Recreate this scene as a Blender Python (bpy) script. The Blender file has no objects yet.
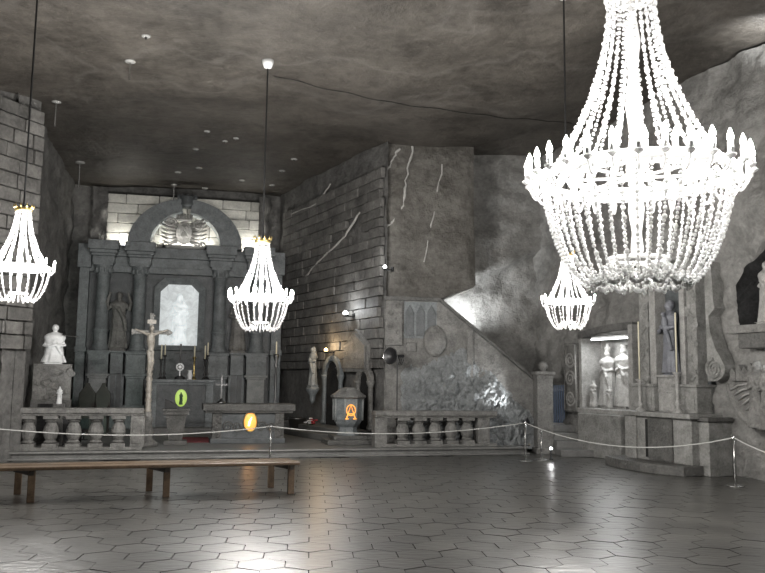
import bpy, bmesh, math, random
from mathutils import Vector, Matrix, noise
random.seed(7)
PI = math.pi
scene = bpy.context.scene
COL = scene.collection

# ------------------------------------------------------------------ camera / world / exposure
FPX, CX, CY = 800.0, 382.5, 286.5
CAMH, PITCH, ROLL = 1.8, math.atan(91.8/800.0), .012
cam_d = bpy.data.cameras.new('camera'); cam = bpy.data.objects.new('camera', cam_d); COL.objects.link(cam)
cam.location = (0, 0, CAMH); cam.rotation_euler = (Matrix.Rotation(PI/2+PITCH, 3, 'X') @ Matrix.Rotation(ROLL, 3, 'Z')).to_euler()
cam_d.sensor_width = 36.0; cam_d.lens = FPX/765.0*36.0; cam_d.clip_end = 200
scene.camera = cam
w = bpy.data.worlds.new('world'); scene.world = w; w.use_nodes = True
w.node_tree.nodes['Background'].inputs[0].default_value = (0.80, 0.85, 0.92, 1)
w.node_tree.nodes['Background'].inputs[1].default_value = 0.07
vs = scene.view_settings
vs.view_transform = 'Standard'; vs.look = 'None'; vs.gamma = 1.0; vs.exposure = 0.12; vs.use_curve_mapping = False
scene.render.film_transparent = False
LIGHT_GAIN = 4.6
CEIL = 8.0

# ------------------------------------------------------------------ projection helpers
_c, _s = math.cos(PITCH), math.sin(PITCH)
def ray(u, v):
    a0 = (u-CX)/FPX; b0 = (CY-v)/FPX
    a = a0*math.cos(ROLL)-b0*math.sin(ROLL); b = a0*math.sin(ROLL)+b0*math.cos(ROLL)
    return Vector((a, _c - b*_s, _s + b*_c))
ORG = Vector((0, 0, CAMH))
def onz(u, v, z):
    d = ray(u, v); return ORG + d*((z-CAMH)/d.z)
def at(u, v, Y):
    d = ray(u, v); return ORG + d*(Y/d.y)
def project(p):
    q = Vector(p)-ORG
    dep = q.y*_c + q.z*_s; b = (-q.y*_s + q.z*_c)/dep; a = q.x/dep
    return (CX + FPX*(a*math.cos(ROLL)+b*math.sin(ROLL)), CY - FPX*(b*math.cos(ROLL)-a*math.sin(ROLL)), dep)

class Frame:
    """a vertical working plane: x runs left to right as seen from the room, y goes into the wall, z up"""
    def __init__(s, p, q):
        s.o = Vector((p[0], p[1], 0)); d = Vector((q[0]-p[0], q[1]-p[1], 0)); s.len = d.length
        s.d = d.normalized(); s.n = Vector((-s.d.y, s.d.x, 0)); s.rz = math.atan2(s.d.y, s.d.x)
    def px(s, u, v, k=0.0):
        r = ray(u, v); t = (s.o + s.n*k - ORG).dot(s.n)/r.dot(s.n); p = ORG + r*t
        return ((p-s.o).dot(s.d), p.z)
    def w(s, x, y, z):
        return s.o + s.d*x + s.n*y + Vector((0, 0, z))

# ------------------------------------------------------------------ materials
MATS = {}
def principled(name):
    m = bpy.data.materials.new(name); m.use_nodes = True
    nt = m.node_tree; b = nt.nodes['Principled BSDF']
    return m, nt, b
def stone(name, c1, c2, scale=3.0, rough=.6, bump=.3, spec=.4, objrand=0.0, dist=.02, detail=8, veins=None, fine=9.0):
    m, nt, b = principled(name); N = nt.nodes; L = nt.links
    tc = N.new('ShaderNodeTexCoord'); n1 = N.new('ShaderNodeTexNoise'); n1.inputs['Scale'].default_value = scale
    n1.inputs['Detail'].default_value = detail; n1.inputs['Roughness'].default_value = .65
    geo = N.new('ShaderNodeNewGeometry')
    L.new(geo.outputs['Position'], n1.inputs['Vector'])
    cr = N.new('ShaderNodeValToRGB'); cr.color_ramp.elements[0].position = .3; cr.color_ramp.elements[1].position = .72
    cr.color_ramp.elements[0].color = (*c1, 1); cr.color_ramp.elements[1].color = (*c2, 1)
    n4 = N.new('ShaderNodeTexNoise'); n4.inputs['Scale'].default_value = scale*6; n4.inputs['Detail'].default_value = 6; n4.inputs['Roughness'].default_value = .7
    L.new(geo.outputs['Position'], n4.inputs['Vector'])
    mxf = N.new('ShaderNodeMix'); mxf.inputs[0].default_value = .45; L.new(n1.outputs['Fac'], mxf.inputs[2]); L.new(n4.outputs['Fac'], mxf.inputs[3])
    cr.color_ramp.elements[0].position = .39; cr.color_ramp.elements[1].position = .63
    L.new(mxf.outputs[0], cr.inputs['Fac'])
    col = cr.outputs['Color']
    if veins:
        n3 = N.new('ShaderNodeTexNoise'); n3.inputs['Scale'].default_value = veins[0]; n3.inputs['Detail'].default_value = 6
        L.new(geo.outputs['Position'], n3.inputs['Vector'])
        c3 = N.new('ShaderNodeValToRGB'); e = c3.color_ramp.elements
        e[0].position = .49; e[0].color = (0, 0, 0, 1); e[1].position = .5; e[1].color = (1, 1, 1, 1)
        e2 = e.new(.51); e2.color = (0, 0, 0, 1)
        L.new(n3.outputs['Fac'], c3.inputs['Fac'])
        mx = N.new('ShaderNodeMixRGB'); mx.inputs['Color2'].default_value = (*veins[1], 1)
        sc = N.new('ShaderNodeMath'); sc.operation = 'MULTIPLY'; sc.inputs[1].default_value = veins[2]
        L.new(c3.outputs['Color'], sc.inputs[0]); L.new(sc.outputs[0], mx.inputs['Fac'])
        L.new(col, mx.inputs['Color1']); col = mx.outputs['Color']
    if objrand:
        oi = N.new('ShaderNodeObjectInfo'); hs = N.new('ShaderNodeHueSaturation')
        mr = N.new('ShaderNodeMapRange'); mr.inputs[3].default_value = 1-objrand; mr.inputs[4].default_value = 1+objrand
        L.new(oi.outputs['Random'], mr.inputs[0]); L.new(mr.outputs[0], hs.inputs['Value']); L.new(col, hs.inputs['Color'])
        col = hs.outputs['Color']
    L.new(col, b.inputs['Base Color'])
    b.inputs['Roughness'].default_value = rough; b.inputs['Specular IOR Level'].default_value = spec
    if bump:
        n2 = N.new('ShaderNodeTexNoise'); n2.inputs['Scale'].default_value = scale*fine/3; n2.inputs['Detail'].default_value = 7
        n2.inputs['Roughness'].default_value = .7
        L.new(geo.outputs['Position'], n2.inputs['Vector'])
        bp = N.new('ShaderNodeBump'); bp.inputs['Strength'].default_value = bump; bp.inputs['Distance'].default_value = dist
        L.new(n2.outputs['Fac'], bp.inputs['Height']); L.new(bp.outputs['Normal'], b.inputs['Normal'])
    MATS[name] = m; return m
def plain(name, c, rough=.5, metal=0., spec=.5, emit=None, es=0., alpha=None, trans=0.):
    m, nt, b = principled(name)
    b.inputs['Base Color'].default_value = (*c, 1); b.inputs['Roughness'].default_value = rough
    b.inputs['Metallic'].default_value = metal; b.inputs['Specular IOR Level'].default_value = spec
    n = nt.nodes.new('ShaderNodeTexNoise'); n.inputs['Scale'].default_value = 40
    mr = nt.nodes.new('ShaderNodeMapRange'); mr.inputs[3].default_value = max(.02, rough-.08); mr.inputs[4].default_value = min(1, rough+.08)
    nt.links.new(n.outputs['Fac'], mr.inputs[0]); nt.links.new(mr.outputs[0], b.inputs['Roughness'])
    if emit:
        b.inputs['Emission Color'].default_value = (*emit, 1); b.inputs['Emission Strength'].default_value = es
    if trans: b.inputs['Transmission Weight'].default_value = trans
    MATS[name] = m; return m

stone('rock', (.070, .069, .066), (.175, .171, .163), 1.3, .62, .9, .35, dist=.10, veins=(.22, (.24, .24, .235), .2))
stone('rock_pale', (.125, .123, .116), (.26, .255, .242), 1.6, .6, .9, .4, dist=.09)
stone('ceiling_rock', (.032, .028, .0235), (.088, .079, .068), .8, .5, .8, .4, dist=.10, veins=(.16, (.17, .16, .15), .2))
stone('brick_salt', (.058, .056, .053), (.165, .160, .150), 2.2, .6, .8, .4, objrand=.28, dist=.03)
stone('brick_pale', (.34, .34, .32), (.52, .51, .47), 3, .55, .5, .4, objrand=.3, dist=.02)
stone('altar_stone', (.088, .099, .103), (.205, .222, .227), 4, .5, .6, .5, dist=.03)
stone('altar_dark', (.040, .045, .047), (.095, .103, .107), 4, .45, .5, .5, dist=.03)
stone('altar_pale', (.15, .16, .16), (.29, .30, .295), 5, .5, .6, .45, dist=.02)
stone('carved', (.085, .084, .079), (.225, .22, .208), 4, .52, 1., .45, dist=.035, fine=9)
stone('carved_pale', (.13, .13, .122), (.30, .297, .283), 4, .5, 1., .45, dist=.035, fine=9)
stone('carved_dark', (.05, .05, .047), (.125, .122, .115), 4, .5, 1., .45, dist=.035, fine=9)
stone('relief_stone', (.18, .177, .168), (.36, .355, .34), 6, .5, .8, .5, dist=.02)
stone('crystal_rock', (.12, .128, .13), (.29, .305, .308), 4, .38, 1., .7, dist=.06)
stone('pale_salt', (.55, .56, .56), (.78, .79, .79), 8, .45, .35, .5, dist=.008)
stone('slab', (.062, .057, .050), (.150, .142, .128), 1.2, .58, .9, .38, dist=.10)
stone('vein', (.26, .255, .24), (.46, .45, .43), 8, .5, .5, .5, dist=.02)
stone('step_stone', (.10, .10, .096), (.17, .168, .162), 2.5, .4, .3, .5, dist=.01)
stone('joint', (.020, .020, .019), (.036, .035, .033), 3, .75, .3, .3)
stone('hole_shade', (.012, .012, .012), (.03, .03, .03), 3, .9, .6, .2, dist=.05)  # near-black colour standing for shade in openings, gaps and hollows
stone('stair_lit', (.22, .235, .24), (.40, .42, .43), 3, .5, .7, .5, dist=.04)
stone('wood', (.060, .040, .026), (.135, .095, .062), 6, .35, .15, .5, dist=.004)
stone('wood_dark', (.018, .015, .012), (.04, .033, .028), 6, .5, .15, .4, dist=.004)
stone('bone', (.19, .175, .15), (.36, .335, .295), 9, .45, .3, .5, dist=.004)
stone('robe_blue', (.10, .104, .118), (.20, .206, .226), 6, .55, .4, .4, dist=.008)
plain('steel', (.55, .55, .54), .25, 1.)
plain('steel_dark', (.16, .16, .16), .35, 1.)
plain('iron', (.02, .02, .02), .45, .3)
plain('black_plastic', (.014, .014, .015), .4)
plain('gold', (.55, .42, .18), .3, 1.)
plain('wax', (.62, .58, .44), .5)
plain('rope_grey', (.42, .42, .40), .6)
plain('white_paint', (.75, .76, .76), .5)
plain('blue_paint', (.05, .085, .15), .45)
plain('red_cloth', (.16, .02, .025), .8)
plain('green_leaf', (.03, .08, .03), .6)
plain('flower_red', (.5, .05, .06), .6)
plain('flower_white', (.7, .7, .7), .6)
plain('bolt_grey', (.30, .30, .29), .5)
plain('bulb', (1, 1, 1), .3, emit=(1, .98, .95), es=16.)
plain('lamp_white', (1, 1, 1), .4, emit=(.95, .98, 1), es=6.)
plain('lamp_warm', (1, .7, .4), .4, emit=(1, .62, .28), es=5.)
plain('glow_orange', (.9, .4, .1), .4, emit=(1, .40, .07), es=.85)
plain('glow_green', (.5, .7, .2), .4, emit=(.55, .80, .14), es=.38)
for k in ('bulb', 'lamp_white', 'lamp_warm', 'glow_orange', 'glow_green'):
    MATS[k].cycles.emission_sampling = 'NONE' if k == 'bulb' else 'AUTO'

def crystal_mat():
    m, nt, b = principled('crystal'); N = nt.nodes; L = nt.links
    b.inputs['Base Color'].default_value = (.86, .88, .9, 1); b.inputs['Roughness'].default_value = .25
    n = N.new('ShaderNodeTexNoise'); n.inputs['Scale'].default_value = 60
    cr = N.new('ShaderNodeValToRGB'); cr.color_ramp.elements[0].color = (.52, .525, .53, 1); cr.color_ramp.elements[1].color = (.88, .88, .875, 1)
    L.new(n.outputs['Fac'], cr.inputs['Fac']); L.new(cr.outputs['Color'], b.inputs['Base Color'])
    t = N.new('ShaderNodeBsdfTranslucent'); t.inputs['Color'].default_value = (.78, .78, .775, 1)
    mx = N.new('ShaderNodeMixShader'); mx.inputs[0].default_value = .45
    L.new(b.outputs[0], mx.inputs[1]); L.new(t.outputs[0], mx.inputs[2]); L.new(mx.outputs[0], N['Material Output'].inputs['Surface'])
    MATS['crystal'] = m
crystal_mat()
def backlit_mat():
    m, nt, b = principled('backlit'); N = nt.nodes; L = nt.links
    geo = N.new('ShaderNodeNewGeometry'); v = N.new('ShaderNodeTexNoise'); v.inputs['Scale'].default_value = 3.2; v.inputs['Detail'].default_value = 8; v.inputs['Roughness'].default_value = .75
    v.inputs['Distortion'].default_value = 1.4
    L.new(geo.outputs['Position'], v.inputs['Vector'])
    cr = N.new('ShaderNodeValToRGB'); cr.color_ramp.elements[0].position = .32; cr.color_ramp.elements[1].position = .68
    cr.color_ramp.elements[0].color = (.20, .225, .23, 1); cr.color_ramp.elements[1].color = (.78, .83, .84, 1)
    L.new(v.outputs['Fac'], cr.inputs['Fac']); L.new(cr.outputs['Color'], b.inputs['Emission Color'])
    b.inputs['Emission Strength'].default_value = .75; b.inputs['Base Color'].default_value = (.5, .52, .53, 1)
    MATS['backlit'] = m
backlit_mat()
_m2 = MATS['backlit'].copy(); _m2.name = 'glow_figure'; _m2.node_tree.nodes['Principled BSDF'].inputs['Emission Strength'].default_value = .95; MATS['glow_figure'] = _m2
MATS['backlit'].node_tree.nodes['Principled BSDF'].inputs['Emission Strength'].default_value = .62
def tile_mat():
    m, nt, b = principled('floor_tile'); N = nt.nodes; L = nt.links
    geo = N.new('ShaderNodeNewGeometry'); n = N.new('ShaderNodeTexNoise'); n.inputs['Scale'].default_value = 1.3; n.inputs['Detail'].default_value = 8
    L.new(geo.outputs['Position'], n.inputs['Vector'])
    cr = N.new('ShaderNodeValToRGB'); cr.color_ramp.elements[0].position = .3; cr.color_ramp.elements[1].position = .75
    cr.color_ramp.elements[0].color = (.021, .0195, .017, 1); cr.color_ramp.elements[1].color = (.052, .049, .043, 1)
    L.new(n.outputs['Fac'], cr.inputs['Fac'])
    oi = N.new('ShaderNodeObjectInfo'); hs = N.new('ShaderNodeHueSaturation'); mr = N.new('ShaderNodeMapRange')
    mr.inputs[3].default_value = .85; mr.inputs[4].default_value = 1.15
    L.new(oi.outputs['Random'], mr.inputs[0]); L.new(mr.outputs[0], hs.inputs['Value']); L.new(cr.outputs['Color'], hs.inputs['Color'])
    L.new(hs.outputs['Color'], b.inputs['Base Color'])
    n2 = N.new('ShaderNodeTexNoise'); n2.inputs['Scale'].default_value = 7; n2.inputs['Detail'].default_value = 3
    mp = N.new('ShaderNodeMapping'); mp.inputs['Scale'].default_value = (.8, 1.9, 1)
    L.new(geo.outputs['Position'], mp.inputs['Vector']); L.new(mp.outputs['Vector'], n2.inputs['Vector'])
    bp = N.new('ShaderNodeBump'); bp.inputs['Strength'].default_value = .5; bp.inputs['Distance'].default_value = .018
    L.new(n2.outputs['Fac'], bp.inputs['Height']); L.new(bp.outputs['Normal'], b.inputs['Normal'])
    r = N.new('ShaderNodeMapRange'); r.inputs[3].default_value = .27; r.inputs[4].default_value = .40
    L.new(n.outputs['Fac'], r.inputs[0]); L.new(r.outputs[0], b.inputs['Roughness'])
    b.inputs['Specular IOR Level'].default_value = 1.; b.inputs['IOR'].default_value = 1.6
    b.inputs['Coat Weight'].default_value = .5; b.inputs['Coat Roughness'].default_value = .29; b.inputs['Coat IOR'].default_value = 1.6
    L.new(bp.outputs['Normal'], b.inputs['Coat Normal'])
    MATS['floor_tile'] = m
tile_mat()

# ------------------------------------------------------------------ mesh builder
class MB:
    def __init__(s, off=(0, 0, 0)):
        s.v = []; s.f = []; s.off = Vector(off)
    def add(s, vs, fs):
        b = len(s.v); s.v += [tuple(Vector(p)-s.off) for p in vs]; s.f += [tuple(i+b for i in f) for f in fs]; return s
    def box(s, x0, x1, y0, y1, z0, z1, taper=0.0):
        t = taper
        vs = [(x0, y0, z0), (x1, y0, z0), (x1, y1, z0), (x0, y1, z0), (x0+t, y0+t, z1), (x1-t, y0+t, z1), (x1-t, y1, z1), (x0+t, y1, z1)]
        return s.add(vs, [(0, 3, 2, 1), (4, 5, 6, 7), (0, 1, 5, 4), (1, 2, 6, 5), (2, 3, 7, 6), (3, 0, 4, 7)])
    def prism(s, poly, y0, y1):
        """poly of (x,z), counter-clockwise seen from -y"""
        n = len(poly); vs = [(x, y0, z) for x, z in poly]+[(x, y1, z) for x, z in poly]
        fs = [tuple(range(n)), tuple(range(2*n-1, n-1, -1))]+[((i+1) % n, i, n+i, n+(i+1) % n) for i in range(n)]
        return s.add(vs, fs)
    def slab(s, poly, z0, z1):
        n = len(poly); vs = [(x, y, z0) for x, y in poly]+[(x, y, z1) for x, y in poly]
        fs = [tuple(range(n-1, -1, -1)), tuple(range(n, 2*n))]+[(i, (i+1) % n, n+(i+1) % n, n+i) for i in range(n)]
        return s.add(vs, fs)
    def lathe(s, c, prof, n=16, sx=1., sy=1., a0=0., mod=None, cap=True):
        vs = []; fs = []; m = len(prof)
        for (r, z) in prof:
            for i in range(n):
                a = a0+2*PI*i/n; rr = r*(mod(a, z) if mod else 1)
                vs.append((c[0]+rr*math.cos(a)*sx, c[1]+rr*math.sin(a)*sy, c[2]+z))
        for j in range(m-1):
            for i in range(n):
                k = (i+1) % n; fs.append((j*n+i, j*n+k, (j+1)*n+k, (j+1)*n+i))
        if cap:
            fs.append(tuple(range(n-1, -1, -1))); fs.append(tuple(range((m-1)*n, m*n)))
        return s.add(vs, fs)
    def tube(s, pts, r, n=8, closed=False):
        pts = [Vector(p) for p in pts]; m = len(pts); vs = []; fs = []
        rs = r if isinstance(r, (list, tuple)) else [r]*m
        up = Vector((.13, .21, .97)).normalized()
        for i, p in enumerate(pts):
            a = pts[(i-1) % m] if (closed or i > 0) else pts[i]; b = pts[(i+1) % m] if (closed or i < m-1) else pts[i]
            t = (b-a).normalized(); x = t.cross(up)
            if x.length < .05: x = t.cross(Vector((1, 0, 0)))
            x.normalize(); y = x.cross(t)
            for j in range(n):
                an = 2*PI*j/n; vs.append(p+(x*math.cos(an)+y*math.sin(an))*rs[i])
        for i in range(m if closed else m-1):
            k = (i+1) % m
            for j in range(n):
                l = (j+1) % n; fs.append((i*n+j, i*n+l, k*n+l, k*n+j))
        if not closed: fs += [tuple(range(n-1, -1, -1)), tuple(range((m-1)*n, m*n))]
        return s.add(vs, fs)
    def ell(s, c, rx, ry, rz, n=10, m=7, rot=None):
        vs = [Vector((0, 0, -rz))]
        for j in range(1, m):
            ph = -PI/2+PI*j/m
            for i in range(n):
                a = 2*PI*i/n; vs.append(Vector((rx*math.cos(ph)*math.cos(a), ry*math.cos(ph)*math.sin(a), rz*math.sin(ph))))
        vs.append(Vector((0, 0, rz)))
        if rot is not None: vs = [rot @ p for p in vs]
        c = Vector(c); vs = [p+c for p in vs]; fs = []
        for i in range(n): fs.append((0, 1+(i+1) % n, 1+i))
        for j in range(m-2):
            for i in range(n):
                k = (i+1) % n; fs.append((1+j*n+i, 1+j*n+k, 1+(j+1)*n+k, 1+(j+1)*n+i))
        l = len(vs)-1
        for i in range(n): fs.append((l, 1+(m-2)*n+i, 1+(m-2)*n+(i+1) % n))
        return s.add(vs, fs)
    def grid(s, fn, nu, nv):
        vs = [fn(i/nu, j/nv) for j in range(nv+1) for i in range(nu+1)]
        fs = [(j*(nu+1)+i, j*(nu+1)+i+1, (j+1)*(nu+1)+i+1, (j+1)*(nu+1)+i) for j in range(nv) for i in range(nu)]
        return s.add(vs, fs)
    def mesh(s, name):
        me = bpy.data.meshes.new(name); me.from_pydata(s.v, [], s.f); me.update(); return me
    def build(s, name, mat, parent=None, smooth=False, bevel=0., remesh=0., label=None, segs=2):
        me = s.mesh(name); me.materials.append(MATS[mat])
        if smooth: me.polygons.foreach_set('use_smooth', [True]*len(me.polygons))
        o = bpy.data.objects.new(name, me); COL.objects.link(o)
        if parent is not None: o.parent = parent
        if remesh:
            md = o.modifiers.new('remesh', 'REMESH'); md.mode = 'VOXEL'; md.voxel_size = remesh; md.use_smooth_shade = True
        if bevel:
            md = o.modifiers.new('bevel', 'BEVEL'); md.width = bevel; md.segments = segs; md.limit_method = 'ANGLE'; md.angle_limit = math.radians(40)
        if label: o['label'] = label
        return o
def tag(o, label, cat, group=None):
    o['label'] = label; o['category'] = cat
    if group: o['group'] = group
    return o
def thing(name, label, cat, loc=(0, 0, 0), rz=0., group=None):
    o = bpy.data.objects.new(name, None); COL.objects.link(o); o.empty_display_size = .1
    o.location = loc; o.rotation_euler = (0, 0, rz); return tag(o, label, cat, group)
def fthing(fr, x, y, z, name, label, cat, group=None):
    """a thing whose base stands at (x,y,z) of a frame; parts are built in frame coordinates with off=(x,y,z)"""
    return thing(name, label, cat, fr.w(x, y, z), fr.rz, group)
def place(o, loc, rz=0.):
    o.location = loc; o.rotation_euler = (0, 0, rz); return o
def struct(o):
    o['kind'] = 'structure'; return o
def link_copy(src, parent, loc=(0, 0, 0), rot=(0, 0, 0), scale=(1, 1, 1)):
    c = src.copy(); COL.objects.link(c); c.parent = parent; c.location = loc; c.rotation_euler = rot; c.scale = scale; return c
def lamp(kind, loc, power, color=(1, 1, 1), size=.05, parent=None, target=None, spot=60, blend=.6, name='lamp_light'):
    d = bpy.data.lights.new(name, kind); d.energy = power*LIGHT_GAIN; d.color = color
    if kind in ('POINT', 'SPOT'): d.shadow_soft_size = size
    if kind == 'AREA': d.shape = 'RECTANGLE'; d.size = size[0]; d.size_y = size[1]
    if kind == 'SPOT': d.spot_size = math.radians(spot); d.spot_blend = blend
    o = bpy.data.objects.new(name, d); COL.objects.link(o); o.location = loc
    if target is not None:
        o.rotation_euler = (Vector(target)-Vector(loc)).to_track_quat('-Z', 'Y').to_euler()
    if parent is not None: o.parent = parent
    return o
def fnoise(x, y, z, sc=1., oct=4):
    return noise.fractal(Vector((x*sc, y*sc, z*sc)), 1.0, 2.0, oct)

# ------------------------------------------------------------------ frames of the place
RF = Frame((-9.32, 24.5), (-3.44, 25.9))       # face of the main altarpiece
CF = Frame((-3.35, 26.5), (0.0, 20.27))        # brick wall right of the sanctuary
PF = Frame((0.0, 20.27), (4.2, 20.5))          # pulpit front
WF = Frame((5.0, 19.93), (7.35, 14.33))        # right wall
LF1 = Frame((-9.24, 13.2), (-7.52, 17.1))      # left brick pier, near face
LF2 = Frame((-8.0, 17.6), (-9.7, 24.3))        # left wall behind it
KF = Frame((-9.5, 16.45), (3.6, 19.8))         # kerb of the raised sanctuary floor
ZP = .18

# ------------------------------------------------------------------ floor
def hex_mesh(R, h=.03, ch=.003):
    mb = MB(); n = 6
    ring = lambda r, z: [(r*math.cos(PI/3*i), r*math.sin(PI/3*i), z) for i in range(6)]
    vs = ring(R, -h)+ring(R, 0)
    fs = [tuple(range(6, 12))]+[(i, (i+1) % 6, 6+(i+1) % 6, 6+i) for i in range(6)]
    return vs, fs
fb = MB(); fb.box(-14, 13, -14, 30, -.3, -.016)
floor = struct(fb.build('floor', 'joint'))
HR = .262; hv, hf = hex_mesh(HR-.0062)
tm = MB().add(hv, hf).mesh('floor_tile'); tm.materials.append(MATS['floor_tile'])
frot = math.radians(35)
cells = []
for i in range(-62, 62):
    for j in range(-62, 62):
        x = i*1.5*HR; y = (j+(.5 if i % 2 else 0))*math.sqrt(3)*HR
        X = x*math.cos(frot)-y*math.sin(frot); Y = x*math.sin(frot)+y*math.cos(frot)+.2
        if Y < 2.0 or Y > 21 or abs(X) > 11: continue
        if (Vector((X, Y, 0))-KF.o).dot(KF.n) > -.05 and X < 3.5: continue
        if (Vector((X, Y, 0))-WF.o).dot(WF.n) > .3: continue
        if (Vector((X, Y, 0))-LF1.o).dot(LF1.n) > .3: continue
        area = 0
        if Y > 3:
            u, v, d = project((X, Y, 0))
            if -20 < u < 785 and v < 585: area = 1/d**3
        cells.append((area, X, Y))
cells.sort(reverse=True)
rest = MB()
for n_, (a, X, Y) in enumerate(cells):
    rx, ry = random.uniform(-.006, .006), random.uniform(-.006, .006); dz = random.uniform(-.003, .001)
    if n_ < 300 and a > 0:
        o = bpy.data.objects.new('floor_tile', tm); COL.objects.link(o); o.parent = floor
        o.location = (X, Y, dz); o.rotation_euler = (rx, ry, frot)
    else:
        M = Matrix.Translation((X, Y, dz)) @ Matrix.Rotation(frot, 4, 'Z') @ Matrix.Rotation(rx, 4, 'X') @ Matrix.Rotation(ry, 4, 'Y')
        rest.add([M @ Vector(p) for p in hv], hf)
ro = rest.build('distant_floor_tile', 'floor_tile', floor); ro['kind'] = 'stuff'

# raised sanctuary floor with its kerb
off = KF.o
pm = MB()
pm.slab([(-1.5, .06), (13.5, .06), (13.5, 2.2), (13.5, 12), (-1.5, 12)], 0, ZP-.05)
pf = struct(place(pm.build('floor_sanctuary', 'step_stone'), KF.o, KF.rz))
kb = MB(); kb.box(-1.5, 13.52, 0, 12, ZP-.05, ZP)
kb.build('kerb_slab', 'step_stone', pf, bevel=.02)
kb = MB(); kb.box(-1.5, 13.55, -.035, .2, 0, .045)
kb.build('kerb_foot', 'step_stone', pf, bevel=.012)

# ------------------------------------------------------------------ ceiling
def ceil_z(x, y):
    q = min(1, max(0, (20-y)/5)); q = q*q*(3-2*q); r = min(1, max(0, (x-3)/3)); r = r*r*(3-2*r)
    return CEIL - .36*q*(1-r) + .32*r*q + .16*fnoise(x, y, 3.3, .22, 3) + .03*fnoise(x, y, 1.1, 1.1, 3)
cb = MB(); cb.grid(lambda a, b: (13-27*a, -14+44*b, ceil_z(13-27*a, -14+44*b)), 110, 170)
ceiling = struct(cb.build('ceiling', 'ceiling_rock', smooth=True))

# ------------------------------------------------------------------ rough walls
def rough_wall(name, fr, x0, x1, k, z0=-.1, z1=CEIL+.3, amp=.12, sc=.6, mat='rock', step=.10, shape=None, seed=0.):
    nu = max(2, int((x1-x0)/step)); nv = int((z1-z0)/step); mb = MB()
    def fn(a, b):
        x = x0+(x1-x0)*a; z = z0+(z1-z0)*b; p = fr.w(x, 0, z)
        d = amp*fnoise(p.x+seed, p.y, p.z, sc, 4)+amp*.6*fnoise(p.x, p.y+seed, p.z, sc*3.5, 4)
        y = k+d
        if shape: y += shape(x, z)
        return (x, y, z)
    mb.grid(fn, nu, nv)
    return struct(place(mb.build(name, mat, smooth=True), fr.o, fr.rz))
wall_back = rough_wall('wall_back', RF, -2.5, 9.5, 1.35, amp=.10)
wall_center = rough_wall('wall_center', CF, -.6, CF.len+.02, .10, amp=.05)
_la, _lb = PF.px(444, 294, 1.1), PF.px(572, 240, 1.1)
def pshape(x, z):     # the upper rock hangs over the lit wall beside the stair
    t = (x-_la[0])/(_lb[0]-_la[0]); zl = _la[1]+(_lb[1]-_la[1])*t+.03*math.sin(5*x)
    return -.40*min(1, max(0, (z-zl)/.10))
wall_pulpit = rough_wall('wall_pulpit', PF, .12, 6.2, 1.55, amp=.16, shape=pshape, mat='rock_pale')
NX0, NZ1 = WF.px(581, 345); NX1, _t = WF.px(633, 345); NZ0 = WF.px(605, 409)[1]; NZT0 = WF.px(583, 339)[1]; NZT1 = WF.px(632, 329)[1]
UX0 = WF.px(735, 290)[0]; UX1 = WF.px(800, 290)[0]; UZ0 = WF.px(750, 324)[1]; UZ1 = WF.px(750, 250)[1]
def rshape(x, z):     # recess of the sculpted group and the dark rock hollow above the lower relief
    y = 0.
    if NX0 < x < NX1:
        t = (x-NX0)/(NX1-NX0); zt = NZT0+(NZT1-NZT0)*t
        if NZ0 < z < zt: y += .55
    if UX0 < x < UX1 and z > UZ0:
        t = (x-UX0)/(UX1-UX0); zt = UZ0+(UZ1-UZ0)*min(1, .45+1.3*t)
        if z < zt+.12*math.sin(9*x): y += .5
    y -= .30*math.exp(-((z-5.2)/1.1)**2)*min(1, max(0, (x-3.2)/1.5))
    return y
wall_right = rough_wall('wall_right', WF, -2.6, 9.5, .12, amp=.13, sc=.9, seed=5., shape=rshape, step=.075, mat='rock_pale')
wall_left = rough_wall('wall_left', LF1, -6, LF1.len+.02, .12, amp=.04)
wl2 = rough_wall('wall_left_rear', LF2, -1.2, LF2.len+1.5, .1, amp=.14, seed=2.)
# the end of the near pier
mb = MB(); mb.box(LF1.len-.25, LF1.len+.02, .1, 1.6, -.1, CEIL+.2)
o = mb.build('pier_end', 'rock', wall_left); 
# walls of the chapel behind the photographer
for nm, p, q in (('wall_front', (12.5, -13.5), (-13.5, -13.5)),):
    fr = Frame(p, q); rough_wall(nm, fr, 0, fr.len, 0, step=.6)
fr = Frame(WF.w(9.4, 0, 0)[:2], (12.0, -13.6)); rough_wall('wall_right_near', fr, 0, fr.len, .12, step=.5)
fr = Frame((-13, -13.6), LF1.w(-5.9, 0, 0)[:2]); rough_wall('wall_left_near', fr, 0, fr.len, .12, step=.5)

# ------------------------------------------------------------------ bricks
def brick_mesh():
    bm = bmesh.new(); bmesh.ops.create_cube(bm, size=1.0)
    bmesh.ops.bevel(bm, geom=bm.edges[:], offset=.035, segments=1, affect='EDGES')
    me = bpy.data.meshes.new('brick'); bm.to_mesh(me); bm.free(); return me
_bm = {}
def bricks(parent, x0, x1, z0, z1, bw, bh, yface, mat, mask=None, depth=.12, gap=.018, jig=.012, lim=300):
    if mat not in _bm:
        _bm[mat] = brick_mesh(); _bm[mat].materials.append(MATS[mat])
    n = 0; row = 0; z = z0
    while z+bh*.6 < z1:
        h = bh*random.uniform(.92, 1.06); x = x0-(bw*.5 if row % 2 else 0)
        while x < x1:
            wd = bw*random.uniform(.8, 1.15); a = max(x, x0); b = min(x+wd, x1); x += wd
            if b-a < bw*.25: continue
            cx, cz = (a+b)/2, z+h/2
            if mask and not mask(cx, cz): continue
            if n >= lim: continue
            o = bpy.data.objects.new('brick', _bm[mat]); COL.objects.link(o); o.parent = parent
            o.location = (cx, yface+depth/2+random.uniform(-jig, jig), cz); o.scale = (b-a-gap, depth, h-gap)
            o.rotation_euler = (random.uniform(-.01, .01), random.uniform(-.006, .006), random.uniform(-.01, .01)); n += 1
        z += h; row += 1
    return n
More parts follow.
